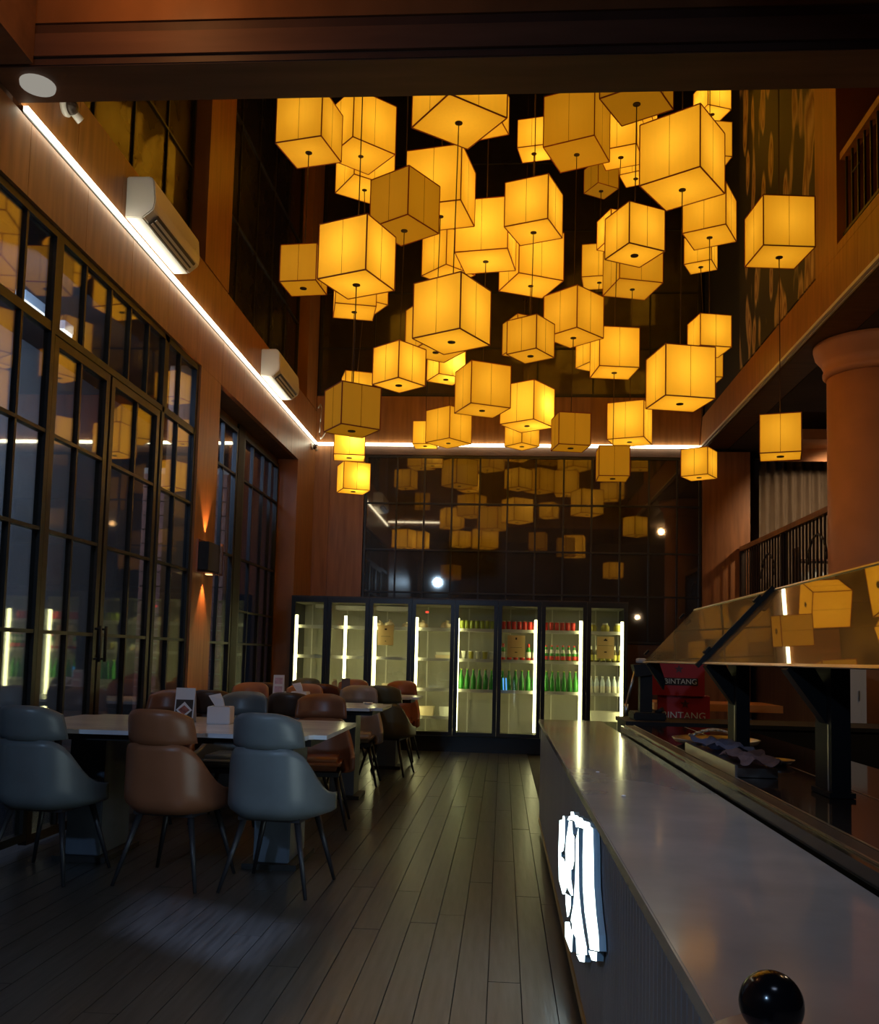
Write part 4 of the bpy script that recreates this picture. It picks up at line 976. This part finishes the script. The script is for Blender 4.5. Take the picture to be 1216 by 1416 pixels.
# far cross counter, cartons, till
xc = thing('cross_counter', 'black cross counter closing the far end of the serving area', 'counter', (0, 0, 0))
bx('body', 'black', xc, .80, 4.2, 6.0, 6.5, 0, .765); bx('top', 'black', xc, .79, 4.22, 5.99, 6.52, .7655, .79)
def carton(x, y, z, w, d, h, label, kind):
    t = thing('drink_carton', label, 'carton', (x, y, z), R(-10))
    bx('body', 'carton', t, 0, w, 0, d, 0, h); bx('side', 'carton_side', t, -.003, -.0005, .004, d-.004, .004, h-.004)
    bx('flap_seam', 'carton_side', t, .004, w-.004, d*.5-.01, d*.5+.01, h+.0004, h+.0014)
    for k in range(3):
        bm = new(); zc = h*(.22+.28*k)
        for q in range(3):
            tube(bm, (-.004, d*(.25+.22*q), zc), (-.006, d*(.25+.22*q), zc), .017, n=8); tube(bm, (-.0045, d*(.25+.22*q)+.02, zc+.02), (-.0065, d*(.25+.22*q)+.02, zc+.02), .009, n=8)
        obj('print', bm, 'carton', t)
    if kind == 0: bx('label_band', 'print', t, w*.24, w*.88, -.0022, -.0004, h*.28, h*.48)
    me = text_mesh('BINTANG', .052 if kind == 0 else .070, .0006); me.materials.append(M['label_w'])
    o = link('lettering', me, t, (w*(.56 if kind == 0 else .5), -.0045 if kind == 0 else -.0032, h*(.38 if kind == 0 else .40))); o.rotation_euler = (PI/2, 0, 0)
    bm = new(); c = []
    for k in range(10):
        r_ = .034 if k % 2 == 0 else .014; c.append((w*.53+r_*math.sin(k*PI/5), h*(.72 if kind == 0 else .76)+r_*math.cos(k*PI/5)))
    prism(bm, c, .0015, lambda u, v, k: (u, -.0004-k, v)); obj('star', bm, M['dkred'], t)
lowst = thing('low_stand', 'low dark stand holding the red drink cartons', 'stand', (1.0, 6.6, 0))
bx('top', 'black', lowst, 0, .75, 0, .6, .67, .70)
for a in (.03, .68):
    for b in (.03, .53): bx('leg', 'black', lowst, a, a+.04, b, b+.04, 0, .668)
carton(1.115, 6.74, .7005, .36, .30, .235, 'lower red beer carton with white lettering', 1)
carton(1.06, 6.73, .937, .375, .30, .262, 'upper red beer carton with a dark label band', 0)
t = thing('drink_machine', 'black machine with tilted arm and steel lever beyond the end of the stone counter', 'machine', (.86, 6.12, .7905))
bx('body', 'black', t, .0, .21, 0, .28, 0, .05, bev=.008); bx('neck', 'black', t, .05, .13, .08, .16, .05, .30)
bm = new(); prism(bm, [(.02, .28), (.15, .30), (.12, .37), (.0, .36)], .14, lambda u, v, k: (u, .05+k, v)); obj('head', bm, 'black', t)
bm = new(); tube(bm, (-.035, .1, .10), (.02, .1, .32), .010); obj('lever', bm, 'steel', t); bm = new(); tube(bm, (-.04, .1, .02), (-.035, .1, .10), .016); obj('lever_grip', bm, 'steel', t)
bm = new(); lathe(bm, [(.03, .372), (.035, .376), (.035, .40), (.02, .405)], 16, (.06, .11, 0)); obj('cap', bm, 'white_dull', t)
bm = new(); tube(bm, (.15, .05, .049), (.19, .02, .075), .016); obj('spout', bm, 'black', t)
t = thing('wooden_table', 'orange wooden table in the dim area behind the serving counter', 'table', (2.30, 9.0, 0))
bx('top', 'orange', t, -.9, .26, -.35, .35, .735, .80); bx('leg', 'white_dull', t, .02, .06, -.04, .0, .02, .734); bx('foot', 'black', t, -.2, .2, -.2, .2, 0, .02)
bx('leg', 'white_dull', t, -.72, -.68, -.04, .0, .02, .734); bx('foot', 'black', t, -.9, -.5, -.2, .2, 0, .02)
t = thing('white_cabinet', 'tall plain white cabinet in the dim area at the right edge', 'cabinet', (2.44, 6.92, 0))
bx('body', 'white_dull', t, 0, .20, .0, .28, .02, 1.30); bx('door', 'white_dull', t, .005, .155, -.018, -.001, .04, 1.29); bx('handle', 'steel', t, .135, .143, -.03, -.0185, .93, 1.0); bx('plinth', 'black', t, .01, .19, .01, .27, 0, .0195)
dl = thing('added_downlight', 'unseen warm downlight added in the gallery ceiling to light the cartons', 'lamp', (3.35, 5.3, 4.06))
bm = new(); lathe(bm, [(.07, 0), (.085, .004), (.085, .029)], 20); obj('rim', bm, 'white_dull', dl)  # downlight added out of view to brighten the cartons
bm = new(); lathe(bm, [(.05, -.003), (.06, -.001)], 20); obj('lens', bm, 'warm_lamp', dl)
light('added_downlight_glow', 'POINT', (3.35, 5.3, 3.98), 20, (1, .58, .26), shadow_soft_size=.06)
# unseen lamp added with mask plates that shape the pale patch on the floor
bd = thing('added_patch_lamp', 'unseen black lamp with mask plates, added to shape the pale floor patch', 'lamp', (-.35, .6, 4.05))
src = Vector((-.35, .6, 4.05)); inner = []
for p in ((-1.72, 4.43), (-.84, 4.0), (-.93, 3.44), (-1.60, 3.85)): inner.append((Vector((p[0], p[1], 0))-src).normalized()*.30)
cen = sum(inner, Vector())/4
outer = [cen+(q-cen).normalized()*.22 for q in inner]
for k in range(4):
    a, b, c, d_ = inner[k], inner[(k+1) % 4], outer[(k+1) % 4], outer[k]
    bm = new(); n_ = cen.normalized()*.004
    A = [bm.verts.new(v) for v in (a, b, c, d_)]; B2 = [bm.verts.new(v+n_) for v in (a, b, c, d_)]
    bm.faces.new(A); bm.faces.new(B2[::-1])
    for q in range(4): bm.faces.new((A[q], A[(q+1) % 4], B2[(q+1) % 4], B2[q]))
    obj('patch_mask', bm, 'frame', bd)
bm = new(); tube(bm, -cen.normalized()*.16, -cen.normalized()*.03, .07, n=20); obj('housing', bm, 'frame', bd)
bm = new(); tube(bm, -cen.normalized()*.10, (0, -.02, .694), .012); obj('hanger', bm, 'frame', bd)
for q in range(2):
    bm = new(); tube(bm, -cen.normalized()*.04+Vector((.07*(1-2*q), 0, 0)), outer[q if q else 1]*.98, .005, n=6); obj('strut', bm, 'frame', bd)
kl = thing('added_pendant', 'unseen small pendant lamp added to light the cartons and white cabinet', 'lamp', (2.9, 5.0, 2.2))
bm = new(); lathe(bm, [(.12, 0), (.11, .02), (.05, .12), (.02, .15)], 24); obj('shade', bm, 'frame', kl)  # pendant added out of view to brighten cartons and cabinet
bm = new(); tube(bm, (0, 0, .15), (0, 0, 2.06), .004, n=6); obj('cord', bm, 'cable', kl)
bm = new(); bmesh.ops.create_uvsphere(bm, u_segments=14, v_segments=8, radius=.03); obj('bulb', bm, 'warm_lamp', kl, (0, 0, -.005))
light('added_pendant_glow', 'POINT', (2.9, 5.0, 2.14), 9, (1, .76, .5), shadow_soft_size=.04)
